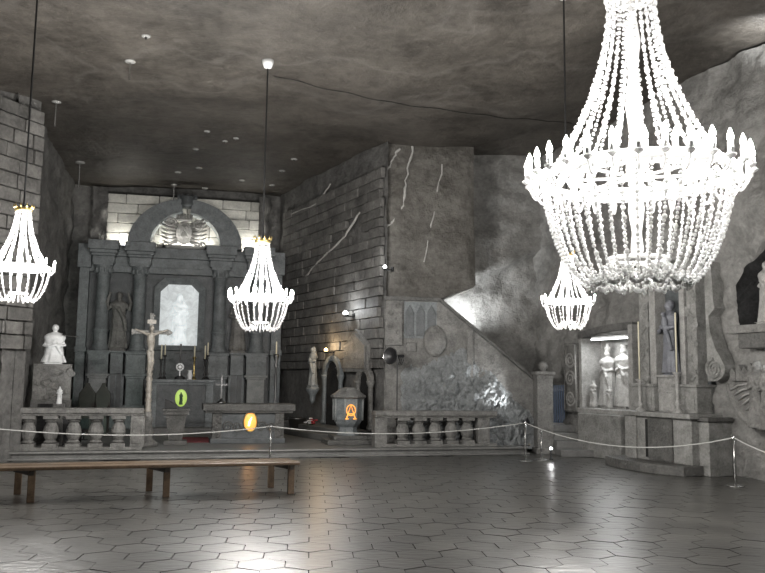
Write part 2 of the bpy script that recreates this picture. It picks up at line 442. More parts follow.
nb = bricks(wall_left, .6, LF1.len+.01, 2.3, 7.7, .62, .31, -.07, 'brick_salt', depth=.25, gap=.03, jig=.02)
nb2 = bricks(wall_center, .05, CF.len-.02, 2.05, 7.3, .66, .265, -.055, 'brick_salt', gap=.022, jig=.025,
             mask=lambda x, z: noise.noise(Vector((x*.6, z*.6, 4))) > -.5)

# ------------------------------------------------------------------ chandeliers
def chandelier(name, label, ccen, ring_v, R, ncand, nup, nlow, top_v=None, beads=(26, 22), bead_r=.026, power=60., crown='gold', segs=(8, 6), inner=True, swag=False):
    """ccen=(u,Y) of the axis; ring_v pixel row of the ring"""
    u, Y = ccen
    ctr = at(u, ring_v, Y); zr = ctr.z; base = Vector((ctr.x, ctr.y, zr))
    T = thing(name, label, 'chandelier', base, random.uniform(0, 1), 'crystal chandeliers of the chapel')
    ct = ceil_z(ctr.x, ctr.y)-zr
    topz = 2.1*R
    # suspension
    mb = MB(); mb.tube([(0, 0, topz*.98), (0, 0, ct+.02)], .012+.006*R, 8); mb.build('cord', 'iron', T)
    mb = MB(); mb.lathe((0, 0, ct-.16), [(.02, 0), (.07, .02), (.10, .10), (.11, .17)], 14)
    for i in range(8):
        a = 2*PI*i/8; mb.ell((.105*math.cos(a), .105*math.sin(a), .02), .02, .02, .05, 6, 4) if False else None
    mb.build('ceiling_cap', 'white_paint', T, smooth=True)
    # central stem
    mb = MB(); mb.lathe((0, 0, 0), [(.02*R, -.9*R), (.07*R, -.8*R), (.05*R, -.6*R), (.09*R, -.35*R), (.06*R, -.1*R), (.1*R, .1*R), (.05*R, .5*R), (.09*R, .8*R), (.05*R, 1.2*R), (.09*R, 1.55*R), (.04*R, 1.9*R), (.04*R, topz)], 12)
    mb.build('stem', 'crystal', T, smooth=True)
    # crown at the top
    mb = MB(); mb.lathe((0, 0, topz-.08*R), [(.22*R, 0), (.30*R, .03*R), (.27*R, .09*R), (.31*R, .14*R), (.2*R, .15*R)], 20)
    for i in range(10):
        a = 2*PI*i/10; c, s_ = math.cos(a), math.sin(a)
        mb.tube([(.29*R*c, .29*R*s_, topz+.04*R), (.34*R*c, .34*R*s_, topz+.16*R), (.31*R*c, .31*R*s_, topz+.2*R)], [.03*R, .022*R, .008*R], 5)
    mb.build('crown', crown, T, smooth=True)
    # rings
    def ring(rad, z, h, t, nm, mat='crystal'):
        m = MB(); prof = [(rad-t, z-h), (rad+t, z-h), (rad+t*1.25, z), (rad+t, z+h), (rad-t, z+h)]
        m.lathe((0, 0, 0), prof+[prof[0]], 48, cap=False); return m.build(nm, mat, T, smooth=True)
    ring(R, 0, .05*R, .028*R, 'ring'); ring(.66*R, .02*R, .028*R, .02*R, 'inner_ring'); ring(.30*R, -.9*R, .022*R, .02*R, 'bottom_ring')
    mb = MB()
    for i in range(8):
        a = 2*PI*i/8; c, s_ = math.cos(a), math.sin(a); mb.tube([(.05*R*c, .05*R*s_, 0), (.98*R*c, .98*R*s_, 0)], .016*R, 6)
    mb.build('spoke', 'crystal', T)
    # strands
    def strand(prof, n, br):
        L = [0]
        for p, q in zip(prof, prof[1:]): L.append(L[-1]+math.dist(p, q))
        mbs = MB()
        for i in range(n):
            d = L[-1]*(i+.5)/n; k = max(j for j in range(len(L)-1) if L[j] <= d)
            t = (d-L[k])/(L[k+1]-L[k]); r = prof[k][0]+(prof[k+1][0]-prof[k][0])*t; z = prof[k][1]+(prof[k+1][1]-prof[k][1])*t
            f = random.uniform(.7, 1.15)*(1.15 if i % 2 else .75)
            rot = Matrix.Rotation(random.uniform(0, 6), 3, 'Z') @ Matrix.Rotation(random.uniform(-.5, .5), 3, 'X')
            mbs.ell((r, random.uniform(-.1, .1)*br, z), br*f*random.uniform(.85, 1.1), br*f, br*f*random.uniform(.9, 1.25), segs[0], segs[1], rot)
        return mbs
    def place_strands(nm, profs, count, n, br):
        srcs = []
        for i in range(count):
            k = i % 3
            if i < 3: o = strand(profs[i % len(profs)], n, br).build(nm, 'crystal', T); srcs.append(o)
            else: o = link_copy(srcs[k], T)
            o.rotation_euler = (0, 0, 2*PI*i/count)
    up = []
    for i in range(15):
        t = i/14; r = .245*R+.57*R*(t**2.1)+.10*R*t; z = topz-.05*R-(topz-.12*R)*t; up.append((r, z))
    place_strands('upper_strand', [up], nup, beads[0], bead_r)
    lows = []
    for dz in (0, .03, -.02):
        lw = []
        for i in range(21):
            t = i/20
            ph = t*PI*.60
            r = R*(1.0-.66*t**1.55 - .02*math.sin(PI*t)); z = -.04*R-R*(1.14+dz)*math.sin(min(PI/2, ph*.93)) if t < .8 else None
            if z is None:
                s_ = (t-.8)/.2; z0 = -.04*R-R*(1.14+dz); z = z0+.20*R*s_*s_
            lw.append((r, z))
        lows.append(lw)
    place_strands('lower_strand', lows, nlow, beads[1], bead_r*.92)
    if swag:        # looped bead swags round the bottom
        for q in range(14):
            m = MB(); a0_, a1_ = 2*PI*q/14, 2*PI*(q+1)/14
            for i in range(13):
                t = (i+.5)/13; a = a0_+(a1_-a0_)*t; rr = .50*R-.0*t; z = -1.06*R-.13*R*4*t*(1-t)
                m.ell((rr*math.cos(a), rr*math.sin(a), z), bead_r, bead_r, bead_r*1.2, 6, 4)
            m.build('bottom_swag', 'crystal', T)
    # candles on S shaped arms
    def candle(rad_out, z0, ln, rr, arm_from):
        h = .13*R if R > .6 else .18*R
        am = MB(); pts = []
        for i in range(9):
            t = i/8; x = arm_from+(rad_out-arm_from)*t; z = z0-.10*R*math.sin(PI*t)*1.2+(.04*R)*t; pts.append((x, 0, z))
        am.tube(pts, .012*R+.003, 6); am.lathe((rad_out, 0, z0+.02*R), [(.012*R, 0), (.05*R, .03*R), (.055*R, .05*R), (.02*R, .05*R)], 8)
        cm = MB(); cm.lathe((rad_out, 0, z0+.06*R), [(rr, 0), (rr, h)], 8)
        bm_ = MB(); bm_.lathe((rad_out, 0, z0+.06*R+h), [(rr*.6, 0), (rr*1.15, .04*R), (rr*.9, .075*R), (rr*.15, .13*R)], 8)
        return am, cm, bm_, z0+.06*R+h+.15*R
    tiers = [(1.16*R, -.07*R, ncand, R*.99)]
    if inner: tiers.append((.74*R, .02*R, max(4, ncand//2), R*.6))
    nl = sum(t[2] for t in tiers)
    lights_used = 0; wsum = 0.
    for (ro_, z0, cnt, af) in tiers:
        am, cm, bm_, zl = candle(ro_, z0, .2, .024*R+.005, af)
        a0 = am.build('candle_arm', 'crystal', T, smooth=True); c0 = cm.build('candle', 'white_paint', a0, smooth=True); b0 = bm_.build('bulb', 'bulb', a0, smooth=True)
        for i in range(cnt):
            a = 2*PI*(i+.5)/cnt
            if i == 0: a0.rotation_euler = (0, 0, a)
            else:
                an = link_copy(a0, T, rot=(0, 0, a))
                for ch in (c0, b0): link_copy(ch, an)
            if i % 2 == 0:
                lights_used += 1; wsum += 1. if ro_ > R else .4
                lamp('POINT', (ro_*math.cos(a), ro_*math.sin(a), zl+.02), 1. if ro_ > R else .4, (1., .972, .935), .03, parent=T, name='candle_light')
    for ch in T.children:
        if ch.type == 'LIGHT': ch.data.energy *= power/wsum
    return T
chandelier('crystal_chandelier', 'largest white crystal chandelier, hanging nearest with many candle bulbs', (635.5, 7.33), 178, .86, 30, 24, 44, beads=(40, 36), bead_r=.020, power=260, crown='crystal', segs=(7, 5), swag=True)
chandelier('crystal_chandelier', 'crystal chandelier with gold crown hanging in front of the main altar', (261, 14.27), 298, .49, 18, 18, 24, beads=(34, 26), bead_r=.0135, power=190, segs=(6, 4))
chandelier('crystal_chandelier', 'crystal chandelier on a dark cord beside the left brick wall', (20, 11.65), 268, .415, 12, 15, 20, beads=(32, 24), bead_r=.0125, power=210, segs=(6, 4))
chandelier('crystal_chandelier', 'smallest crystal chandelier, below and behind the largest one', (568, 11.6), 302, .33, 8, 11, 15, beads=(26, 20), bead_r=.0115, power=150, segs=(6, 4), inner=False)

# ------------------------------------------------------------------ sculpted figures
def figure(mb, h, o=(0, 0, 0), arms='folded', head='hair', seed=0, yscale=1., turn=0., wide=1.):
    """a draped standing figure facing -y, h tall, added to mb around o"""
    rnd = random.Random(seed); ph = rnd.uniform(0, 6); o = Vector(o)
    R = Matrix.Rotation(turn, 3, 'Z')
    g = MB()
    mod = lambda a, z: 1+(.09*math.sin(8*a+ph)+.05*math.sin(13*a+2*ph))*max(0, 1-z/(.72*h))
    prof = [(.155, 0), (.15, .06), (.135, .2), (.12, .36), (.118, .48), (.105, .58), (.115, .66), (.135, .75), (.128, .79), (.09, .825), (.045, .85)]
    g.lathe((0, 0, 0), [(r*h*wide, z*h) for r, z in prof], 24, 1., .72, mod=mod)
    g.lathe((0, 0, .81*h), [(.04*h, 0), (.034*h, .07*h)], 10)
    g.ell((0, -.012*h, .915*h), .046*h, .055*h, .068*h, 12, 9)
    g.ell((0, -.066*h, .905*h), .010*h, .016*h, .018*h, 6, 5)
    for sx in (-1, 1): g.ell((sx*.047*h, -.005*h, .912*h), .008*h, .014*h, .018*h, 6, 4)
    if head == 'hair': g.ell((0, .012*h, .93*h), .055*h, .058*h, .066*h, 10, 7)
    if head == 'veil':
        g.lathe((0, .012*h, .70*h), [(.12*h, 0), (.085*h, .12*h), (.062*h, .2*h), (.055*h, .25*h), (.03*h, .29*h)], 14)
        g.ell((0, -.035*h, .912*h), .042*h, .045*h, .058*h)
    if head == 'crown':
        g.lathe((0, -.005*h, .955*h), [(.05*h, 0), (.058*h, .03*h), (.066*h, .055*h)], 12)
    if head == 'beard':
        g.ell((0, .01*h, .93*h), .055*h, .058*h, .062*h); g.ell((0, -.05*h, .86*h), .032*h, .026*h, .05*h)
    if head == 'mitre':
        g.lathe((0, 0, .955*h), [(.052*h, 0), (.06*h, .05*h), (.02*h, .14*h)], 12)
    def arm(sx, pts, hand=True):
        p = [Vector((sx*x*h, y*h, z*h)) for x, y, z in pts]
        g.tube(p, [.042*h, .038*h, .032*h, .024*h][:len(p)], 8)
        e = p[-1]; d = (p[-1]-p[-2]).normalized(); g.ell(e+d*.018*h, .02*h, .014*h, .026*h, 8, 5)
        for q in range(4): g.tube([e+d*.02*h+Vector(((q-1.5)*.009*h, 0, 0)), e+d*.055*h+Vector(((q-1.5)*.010*h, -.004*h, 0))], .0065*h, 5)
    if arms == 'folded':
        arm(1, [(.115, 0, .76), (.15, -.02, .62), (.07, -.10, .60), (.01, -.115, .64)]); arm(-1, [(.115, 0, .76), (.15, -.02, .61), (.07, -.10, .585), (.01, -.12, .61)])
    elif arms == 'raised':
        arm(1, [(.115, 0, .76), (.17, -.03, .66), (.20, -.08, .76), (.19, -.09, .87)]); arm(-1, [(.115, 0, .76), (.16, -.02, .62), (.10, -.10, .56), (.03, -.12, .58)])
    elif arms == 'both':
        for sx in (-1, 1): arm(sx, [(.115, 0, .76), (.18, -.03, .68), (.20, -.07, .79), (.16, -.09, .92)])
    elif arms == 'down':
        for sx in (-1, 1): arm(sx, [(.115, 0, .76), (.16, 0, .62), (.17, -.03, .50), (.15, -.05, .42)])
    elif arms == 'child':
        arm(1, [(.115, 0, .76), (.15, -.02, .62), (.07, -.10, .60), (.0, -.12, .62)]); arm(-1, [(.115, 0, .76), (.15, -.02, .61), (.12, -.10, .56), (.04, -.13, .58)])
        g.ell((.06*h, -.11*h, .68*h), .045*h, .045*h, .085*h); g.ell((.06*h, -.13*h, .79*h), .03*h, .03*h, .036*h)
    g.tube([(-.12*h, -.02*h, .78*h), (0, -.095*h, .68*h), (.10*h, -.10*h, .5*h), (.13*h, -.06*h, .3*h)], [.03*h, .035*h, .04*h, .03*h], 6)
    mb.add([o+R @ Vector((p[0], p[1]*yscale, p[2])) for p in g.v], g.f)
    return mb
def statue(name, label, cat, loc, rz, h, mat, arms='folded', head='hair', seed=0, plinth=None, group=None, extra=None, wide=1., pmat=None, kneel=False):
    T = thing(name, label, cat, loc, rz, group); ph = 0.
    if plinth:
        m = MB(); ph = plinth[1]; a = plinth[0]
        m.box(-a, a, -a*.8, a*.8, 0, ph*.3); m.box(-a*.85, a*.85, -a*.68, a*.68, ph*.3, ph*.85, .01); m.box(-a*.95, a*.95, -a*.76, a*.76, ph*.85, ph)
        m.build('plinth', pmat or mat, T, bevel=.008)
    m = MB(); figure(m, h, (0, 0, ph-.005), arms, head, seed, wide=wide)
    if kneel: m.v = [(x*1.1, y, ph+((z-ph)*.4 if z-ph < .5*h else z-ph-.3*h)) for x, y, z in m.v]
    m.build('figure', mat, T, smooth=True, remesh=max(.011, h*.0085))
    if extra: extra(T, ph)
    return T
def vine(mb, x0, x1, z0, z1, y, r=.025, waves=4, seed=0, leaf=.05):
    rnd = random.Random(seed); n = waves*10; cx = (x0+x1)/2; w_ = (x1-x0)*.32; pts = []
    for i in range(n+1):
        t = i/n; pts.append((cx+w_*math.sin(t*waves*PI), y, z0+(z1-z0)*t))
    mb.tube(pts, r, 6)
    for i in range(0, n, 3):
        p = pts[i]; mb.ell((p[0]+rnd.uniform(-1, 1)*w_*.9, y-.005, p[2]), leaf*rnd.uniform(.6, 1.1), .02, leaf*rnd.uniform(.5, 1.), 8, 5, Matrix.Rotation(rnd.uniform(-1, 1), 3, 'Y'))
def spiral(mb, c, r0, turns, y, r, sgn=1, a0=0.):
    pts = []
    n = int(turns*16)
    for i in range(n+1):
        t = i/n; a = a0+sgn*2*PI*turns*t; rr = r0*(1-.85*t); pts.append((c[0]+rr*math.cos(a), y, c[1]+rr*math.sin(a)))
    mb.tube(pts, [r*(1-.5*i/n) for i in range(n+1)], 6)

def floodlight(label, loc, target, power, color, spot=80, mat='lamp_white', group='small floodlights', blend=.7, head=.09, stand=.18):
    T = thing('floodlight', label, 'floodlight', loc, 0, group)
    m = MB(); m.lathe((0, 0, 0), [(head*1.2, 0), (head*1.2, .02), (.02, .03), (.015, stand)], 12); m.build('stand', 'black_plastic', T, smooth=True)
    d = (Vector(target)-Vector(loc)-Vector((0, 0, stand))).normalized(); q = d.to_track_quat('Z', 'Y').to_matrix()
    hm = MB(); hm.lathe((0, 0, 0), [(head*.4, -head*1.4), (head*.75, -head), (head, 0), (head*1.1, .02), (head*.95, .02), (head*.9, 0)], 14, cap=False); hm.lathe((0, 0, 0), [(head*.38, -head*1.4), (head*.3, -head*1.42)], 14)
    hm.v = [tuple(q @ Vector(v)+Vector((0, 0, stand))) for v in hm.v]; hd = hm.build('head', 'black_plastic', T, smooth=True)
    lm = MB(); lm.lathe((0, 0, 0), [(head*.9, -.012), (head*.9, -.006)], 14); lm.v = [tuple(q @ Vector(v)+Vector((0, 0, stand))) for v in lm.v]; lm.build('lens', mat, hd)
    lamp('SPOT', Vector((0, 0, stand))+d*.04, power, color, .04, parent=T, target=Vector((0, 0, stand))+d, spot=spot, blend=blend)
    return T

# ------------------------------------------------------------------ main altarpiece
X = lambda u, k=0.: RF.px(u, 330, k)[0]
Z = lambda v, u=178, k=0.: RF.px(u, v, k)[1]
ax0 = X(178); OA = (ax0, .5, ZP)
AP = fthing(RF, *OA, 'altarpiece', 'tall grey carved stone altarpiece with columns and arched pediment at the back', 'altar')
def ap(name, mat, fn, **k):
    m = MB(OA); fn(m); return m.build(name, mat, AP, **k)
zb = ZP
z_ped0, z_ped1, z_pedm = Z(408), Z(352), Z(374.5)
z_ent0, z_ent1 = Z(264), Z(247)
ap('base_stage', 'altar_stone', lambda m: (m.box(X(73), X(283), -.12, 1.1, zb, z_ped0-.12), m.box(X(71), X(285), -.18, 1.1, z_ped0-.12, z_ped0)), bevel=.02)
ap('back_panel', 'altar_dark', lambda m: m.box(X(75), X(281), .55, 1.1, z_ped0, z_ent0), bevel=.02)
for u in (100, 137, 219, 257):
    xc = X(u); hw = (X(u+11)-X(u-11))/2; inner = u in (137, 219)
    mat = 'altar_stone' if inner else 'altar_pale'
    k0 = -.02 if inner else -.10
    def ped(m):
        m.box(xc-hw, xc+hw, k0, .6, z_ped0, z_ped0+.08); m.box(xc-hw*.78, xc+hw*.78, k0+.05, .6, z_ped0+.08, z_pedm-.14)
        m.box(xc-hw*.9, xc+hw*.9, k0+.03, .6, z_pedm-.14, z_pedm-.07); m.box(xc-hw*1.05, xc+hw*1.05, k0-.02, .6, z_pedm-.07, z_pedm)
    ap('lower_pedestal', mat, ped, bevel=.012)
    def ped2(m):
        m.box(xc-hw*.9, xc+hw*.9, k0+.02, .6, z_pedm, z_ped1-.10); m.box(xc-hw, xc+hw, k0-.02, .6, z_ped1-.10, z_ped1-.03); m.box(xc-hw*1.1, xc+hw*1.1, k0-.05, .6, z_ped1-.03, z_ped1)
        if not inner:
            for q in (-1, 1): spiral(m, (xc+q*hw*.35, (z_pedm+z_ped1)/2), .10, 1.6, k0+.01, .018, q)
    ap('upper_pedestal', 'altar_stone', ped2, bevel=.012)
    r = .215; zc = z_ped1; H = z_ent0-.05-z_ped1
    ap('column', 'altar_stone', lambda m: m.lathe((xc, k0+.32, zc), [(r*1.3, 0), (r*1.3, .07), (r*1.12, .11), (r*1.18, .16), (r, .22), (r*1.0, .60), (r*1.1, .62), (r*1.1, .67), (r*.96, .69), (r*.86, H-.42), (r*.98, H-.40), (r*.98, H-.36), (r*.86, H-.33)], 20), smooth=True)
    def cap(m):
        zt = zc+H
        m.lathe((xc, k0+.32, zt-.36), [(r*.88, 0), (r*.95, .08), (r*1.25, .24), (r*1.3, .28)], 16)
        m.box(xc-r*1.35, xc+r*1.35, k0+.32-r*1.35, k0+.32+r*1.35, zt-.08, zt)
        for q in range(10):
            a = 2*PI*q/10; m.ell((xc+r*1.1*math.cos(a), k0+.32+r*1.1*math.sin(a), zt-.22), .05, .05, .1, 6, 5)
    ap('capital', 'altar_stone', cap, bevel=0)
    def ent(m):
        hw2 = hw*1.12
        m.box(xc-hw2*.9, xc+hw2*.9, k0+.05, .9, z_ent0-.05, z_ent0+.16); m.box(xc-hw2, xc+hw2, k0-.02, .9, z_ent0+.16, z_ent0+.24)
        m.box(xc-hw2*1.12, xc+hw2*1.12, k0-.10, .9, z_ent0+.24, z_ent0+.34); m.box(xc-hw2*1.25, xc+hw2*1.25, k0-.18, .9, z_ent0+.34, z_ent1+.08)
    ap('entablature_block', 'altar_stone', ent, bevel=.012)
for u in (80, 277):
    ap('outer_pilaster', 'altar_stone', lambda m: (m.box(X(u-5), X(u+5), .25, .6, z_ped0, z_ent0), m.box(X(u-6), X(u+6), .2, .6, z_ped1-.05, z_ped1+.12), m.box(X(u-7), X(u+7), .15, .7, z_ent0-.2, z_ent1)), bevel=.012)
ap('entablature', 'altar_stone', lambda m: (m.box(X(76), X(281), .3, 1.0, z_ent0-.3, z_ent0-.1), m.box(X(75), X(282), .34, 1.0, z_ent0-.1, z_ent0+.2), m.box(X(74), X(283), .22, 1.0, z_ent0+.2, z_ent1-.02)), bevel=.012)
for u in (118, 238):
    def nich(m):
        a, b = X(u-8, .5), X(u+8, .5); zt = Z(285)
        m.prism([(a, z_ped1), (b, z_ped1), (b, zt)]+[((a+b)/2+(b-a)/2*math.cos(t*PI/8), zt+(b-a)/2*math.sin(t*PI/8)) for t in range(1, 8)]+[(a, zt)], .52, .56)
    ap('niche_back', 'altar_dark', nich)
    def shelf(m):
        a, b = X(u-8), X(u+8)
        m.box(a, b, -.12, .6, z_ped1-.06, z_ped1); m.box(a+.05, b-.05, .0, .6, z_pedm, z_ped1-.06); m.box(a, b, .1, .6, z_ped0, z_pedm)
    ap('statue_bracket', 'altar_stone', shelf, bevel=.012)
    def lancet(m):
        a, b = X(u-6), X(u+6); zt = Z(372)
        for q in (a, (a+b)/2): m.prism([(q+.02, z_ped0), (q+(b-a)/2-.02, z_ped0), (q+(b-a)/2-.02, zt), (q+(b-a)/4, zt+.28), (q+.02, zt)], .07, .12)
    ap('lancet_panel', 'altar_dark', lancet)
# arched pediment
xa = X(182, .3); Wo = (X(240, .3)-X(124, .3))/2; Wi = (X(219, .3)-X(147, .3))/2; zf = Z(248, 182, .3); Ho = Z(200, 182, .3)-zf; Hi = Z(213, 182, .3)-zf
def arch_half(sg):
    def fn(m):
        N_ = 14; out = []; inn = []
        for i in range(N_+1):
            a = math.radians(0+84*i/N_); out.append((xa+sg*Wo*math.cos(a), zf+Ho*math.sin(a))); inn.append((xa+sg*Wi*math.cos(a), zf+Hi*math.sin(a)))
        for i in range(N_):
            q = [out[i], out[i+1], inn[i+1], inn[i]]
            if sg < 0: q = q[::-1]
            m.prism(q, .12, .85)
    return fn
for sg in (-1, 1): ap('pediment_arc', 'altar_stone', arch_half(sg))
def keyst(m):
    x_, z_ = xa, zf+Ho
    m.lathe((x_, .3, z_-.25), [(.22, 0), (.28, .1), (.20, .2), (.30, .33), (.26, .36)], 14)
    for q in range(7):
        a = PI*q/6; m.ell((x_+.28*math.cos(a), .2, z_+.08+.03*math.sin(a)), .05, .05, .09, 6, 5)
ap('pediment_crown', 'altar_dark', keyst, smooth=True)
def crest(m):
    c = (X(180, .2), Z(229, 180, .2)); s_ = Wi*.62
    m.ell((c[0], .2, c[1]-.1*s_), s_*.42, .12, s_*.55, 14, 10); m.ell((c[0], .12, c[1]-.05*s_), s_*.26, .08, s_*.36, 12, 8)
    m.box(c[0]-s_*.35, c[0]+s_*.35, .06, .3, c[1]+s_*.45, c[1]+s_*.58); 
    for q in range(5): m.ell((c[0]+(q-2)*s_*.16, .16, c[1]+s_*.68), .05, .06, .11, 6, 5)
    for sg in (-1, 1):
        for q in range(7):
            t = q/6; m.tube([(c[0]+sg*s_*.3, .2, c[1]+s_*(-.5+t*.8)), (c[0]+sg*s_*(.65+.15*t), .12, c[1]+s_*(-.65+t*1.15)), (c[0]+sg*s_*(.95+.1*math.sin(3*t)), .2, c[1]+s_*(-.5+t*1.2))], [.06, .055, .02], 6)
        spiral(m, (c[0]+sg*s_*.75, c[1]-s_*.75), .2, 1.7, .15, .04, sg)
        spiral(m, (c[0]+sg*s_*.62, c[1]+s_*.35), .17, 1.7, .1, .035, -sg)
        m.tube([(c[0]+sg*s_*.2, .04, c[1]-s_*.3), (c[0], .04, c[1]+s_*.12), (c[0]-sg*s_*.1, .04, c[1]+s_*.2)], .03, 6)
    m.box(c[0]-s_*1.15, c[0]+s_*1.15, .05, .35, zf+.0, zf+.1)
ap('coat_of_arms', 'relief_stone', lambda m: (crest(m), setattr(m, 'v', [(x, y+.33, z) for x, y, z in m.v])), smooth=True)
# framed backlit window
def octo(a, b, z0, z1, ch): return [(a, z0), (b, z0), (b, z1-ch), (b-ch, z1), (a+ch, z1), (a, z1-ch)]
fa, fb_, fz0, fz1 = X(153, .4), X(204, .4), Z(350), Z(277)
pa, pb, pz0, pz1 = X(159, .4), X(197.5, .4), Z(345), Z(283)
def frame_(m):
    o_, i_ = octo(fa, fb_, fz0, fz1, .30), octo(pa, pb, pz0, pz1, .24)
    for i in range(6):
        j = (i+1) % 6
        for (A, B, y0) in ((o_, i_, .36),):
            vs = [(A[i][0], y0-.06, A[i][1]), (A[j][0], y0-.06, A[j][1]), (B[j][0], y0+.04, B[j][1]), (B[i][0], y0+.04, B[i][1]), (A[i][0], .56, A[i][1]), (A[j][0], .56, A[j][1]), (B[j][0], .56, B[j][1]), (B[i][0], .56, B[i][1])]
            m.add(vs, [(0, 1, 2, 3), (7, 6, 5, 4), (0, 4, 5, 1), (3, 2, 6, 7)])
wf_ = ap('window_frame', 'altar_stone', frame_)
m = MB(OA); m.prism(octo(pa-.02, pb+.02, pz0-.02, pz1+.02, .24), .50, .54); m.build('backlit_panel', 'backlit', AP, label='glowing translucent salt panel')
m = MB(OA); figure(m, (pz1-pz0)*.86, ((pa+pb)/2, .47, pz0), 'folded', 'veil', 3, yscale=.35); m.build('saint_figure', 'glow_figure', AP, smooth=True, remesh=.018)  # figure glows by itself in place of light passing through the salt
# pale brick lunette lit from behind the cornice
bx = [X(101, 1.0), X(256, 1.0)]; bz = [z_ent1-.1, RF.px(178, 198, 1.0)[1]]
o = MB().box(bx[0], bx[1], 1.12, 1.5, bz[0], bz[1]+.1).build('lunette_wall', 'joint', wall_back)
bricks(wall_back, bx[0], bx[1], bz[0], bz[1]+.12, .92, .335, 1.0, 'brick_pale', depth=.16, gap=.02, jig=.015)
for k_, (xx0, xx1) in enumerate(((bx[0]-.45, bx[0]+.02), (bx[1]-.02, bx[1]+.4))):
    m = MB(); zz0, zz1 = bz[0]-.1, bz[1]+.2
    m.grid(lambda a, b: (xx0+(xx1-xx0)*a+.08*fnoise(a, b*5, k_, 2), .92+.2*fnoise(a*2, b*4, k_+3, 1.3), zz0+(zz1-zz0)*b), 5, 16); m.build('broken_edge', 'rock', wall_back, smooth=True)
for u, wd, pw, lb in ((117, .5, 4, 'strip light behind the cornice left of the brick arch'), (183, 1.5, 8, 'long strip light inside the brick arch behind the crest'), (247, .4, 3.5, 'strip light behind the cornice right of the brick arch')):
    xl = X(u, .8); T = fthing(RF, xl, .80, z_ent1+.05, 'strip_light', lb, 'light', 'strip lights behind the cornice')
    MB().box(-wd/2, wd/2, -.05, .05, 0, .05).build('housing', 'white_paint', T); MB().box(-wd/2+.02, wd/2-.02, -.03, .03, .05, .065).build('tube', 'lamp_white', T)
    lamp('AREA', (0, 0, .09), pw, (1., .97, .88), (wd, .05), parent=T, target=None).rotation_euler = (PI-.25, 0, 0)
for u, nm in ((160, 'left'), (203, 'right')):
    floodlight('small spotlight on the cornice at the %s of the coat of arms' % nm, RF.w(X(u, -.1), .27, z_ent1), RF.w(X(180, .2), .15, Z(226, 180, .2)), 6, (1, .98, .92), 110, head=.045, stand=.06)
# altarpiece statues
for u, nm, sd, hd in ((118, 'left', 1, 'beard'), (238, 'right', 2, 'hair')):
    xs = X(u, .2); statue('saint_statue', 'grey stone saint statue between the two %s columns of the main altarpiece' % nm, 'statue', RF.w(xs, .22, z_ped1), RF.rz, 1.78, 'carved', 'both' if u < 200 else 'folded', hd, sd, (.26, .1))

# main altar table with its gradine and ornaments
KT = -2.0
xt0, zt_ = RF.px(147, 379, KT); xt1, _z = RF.px(216, 379, KT)
OT = ((xt0+xt1)/2, KT+.35, ZP)
TT = fthing(RF, *OT, 'high_altar_table', 'dark stone high altar table below the glowing panel, with green oval', 'altar')
m = MB(OT); m.box(xt0, xt1, KT-.05, KT+.75, zt_-.09, zt_); m.box(xt0+.04, xt1-.04, KT, KT+.7, zt_-.16, zt_-.09); m.build('table_top', 'altar_stone', TT, bevel=.012)
m = MB(OT); m.box(xt0+.10, xt1-.10, KT+.05, KT+.7, ZP, zt_-.16)
m.build('front', 'altar_dark', TT, bevel=.012)
for a_, b_ in ((xt0+.06, xt0+.28), (xt1-.28, xt1-.06)):
    m = MB(OT); m.box(a_, b_, KT, KT+.2, ZP, zt_-.16); m.build('corner_pilaster', 'altar_stone', TT, bevel=.012)
m = MB(OT); m.box(xt0-.3, xt1+.3, KT-.55, KT+.75, ZP, ZP+.16); m.build('step', 'step_stone', TT, bevel=.012)
gx, gz = RF.px(181, 398, KT)
m = MB(OT); m.add([(gx+p[0]*.17, KT+.04+p[1]*.03, gz+p[2]*.25) for p in MB().ell((0, 0, 0), 1, 1, 1, 16, 10).v], MB().ell((0, 0, 0), 1, 1, 1, 16, 10).f)
m.build('oval_emblem', 'glow_green', TT, smooth=True, label='glowing yellow-green oval glass')
m = MB(OT); figure(m, .36, (gx, KT-.0, gz-.19), 'folded', 'veil', 5, yscale=.4); m.build('emblem_figure', 'green_leaf', TT, smooth=True, remesh=.01)
def candlestick(label, loc, h, ch, r=.035, mat='iron', cm='wax', group=None, rc=.022):
    T = thing('candlestick', label, 'candlestick', loc, 0, group)
    m = MB(); m.lathe((0, 0, 0), [(r*2.4, 0), (r*2.4, .02*h), (r*1.2, .08*h), (r*.6, .14*h), (r*1.3, .22*h), (r*.6, .32*h), (r*.8, .6*h), (r*.6, .82*h), (r*1.2, .86*h), (r*.6, .9*h), (r*1.8, .97*h), (r*1.8, h)], 12); m.build('stand', mat, T, smooth=True)
    m = MB(); m.lathe((0, 0, h), [(rc, 0), (rc*.95, ch), (rc*.3, ch+.015)], 10); cn = m.build('candle', cm, T, smooth=True)
    MB().tube([(0, 0, h+ch), (0, .003, h+ch+.025)], .004, 5).build('wick', 'iron', cn)
    return T
desc = ['outermost left', 'second from left', 'third from left', 'gilded right of centre', 'second from right', 'outermost right']
for (u, v0, v1, ld, gm) in ((151, 343, 355, 0, 'iron'), (161.3, 345, 359, 1, 'iron'), (165, 345, 355, 2, 'iron'), (194.5, 346, 357, 3, 'gold'), (205, 346, 359, 4, 'iron'), (207.8, 343, 355, 5, 'iron')):
    kk = KT+.45 if ld in (1, 4) else KT+.6
    xx, za = RF.px(u, v1, kk); zt1 = RF.px(u, v0, kk)[1]
    candlestick('%s slim candlestick with pale candle on the high altar' % desc[ld], RF.w(xx, kk, zt_), za-zt_, zt1-za, mat=gm, group='high altar candlesticks')
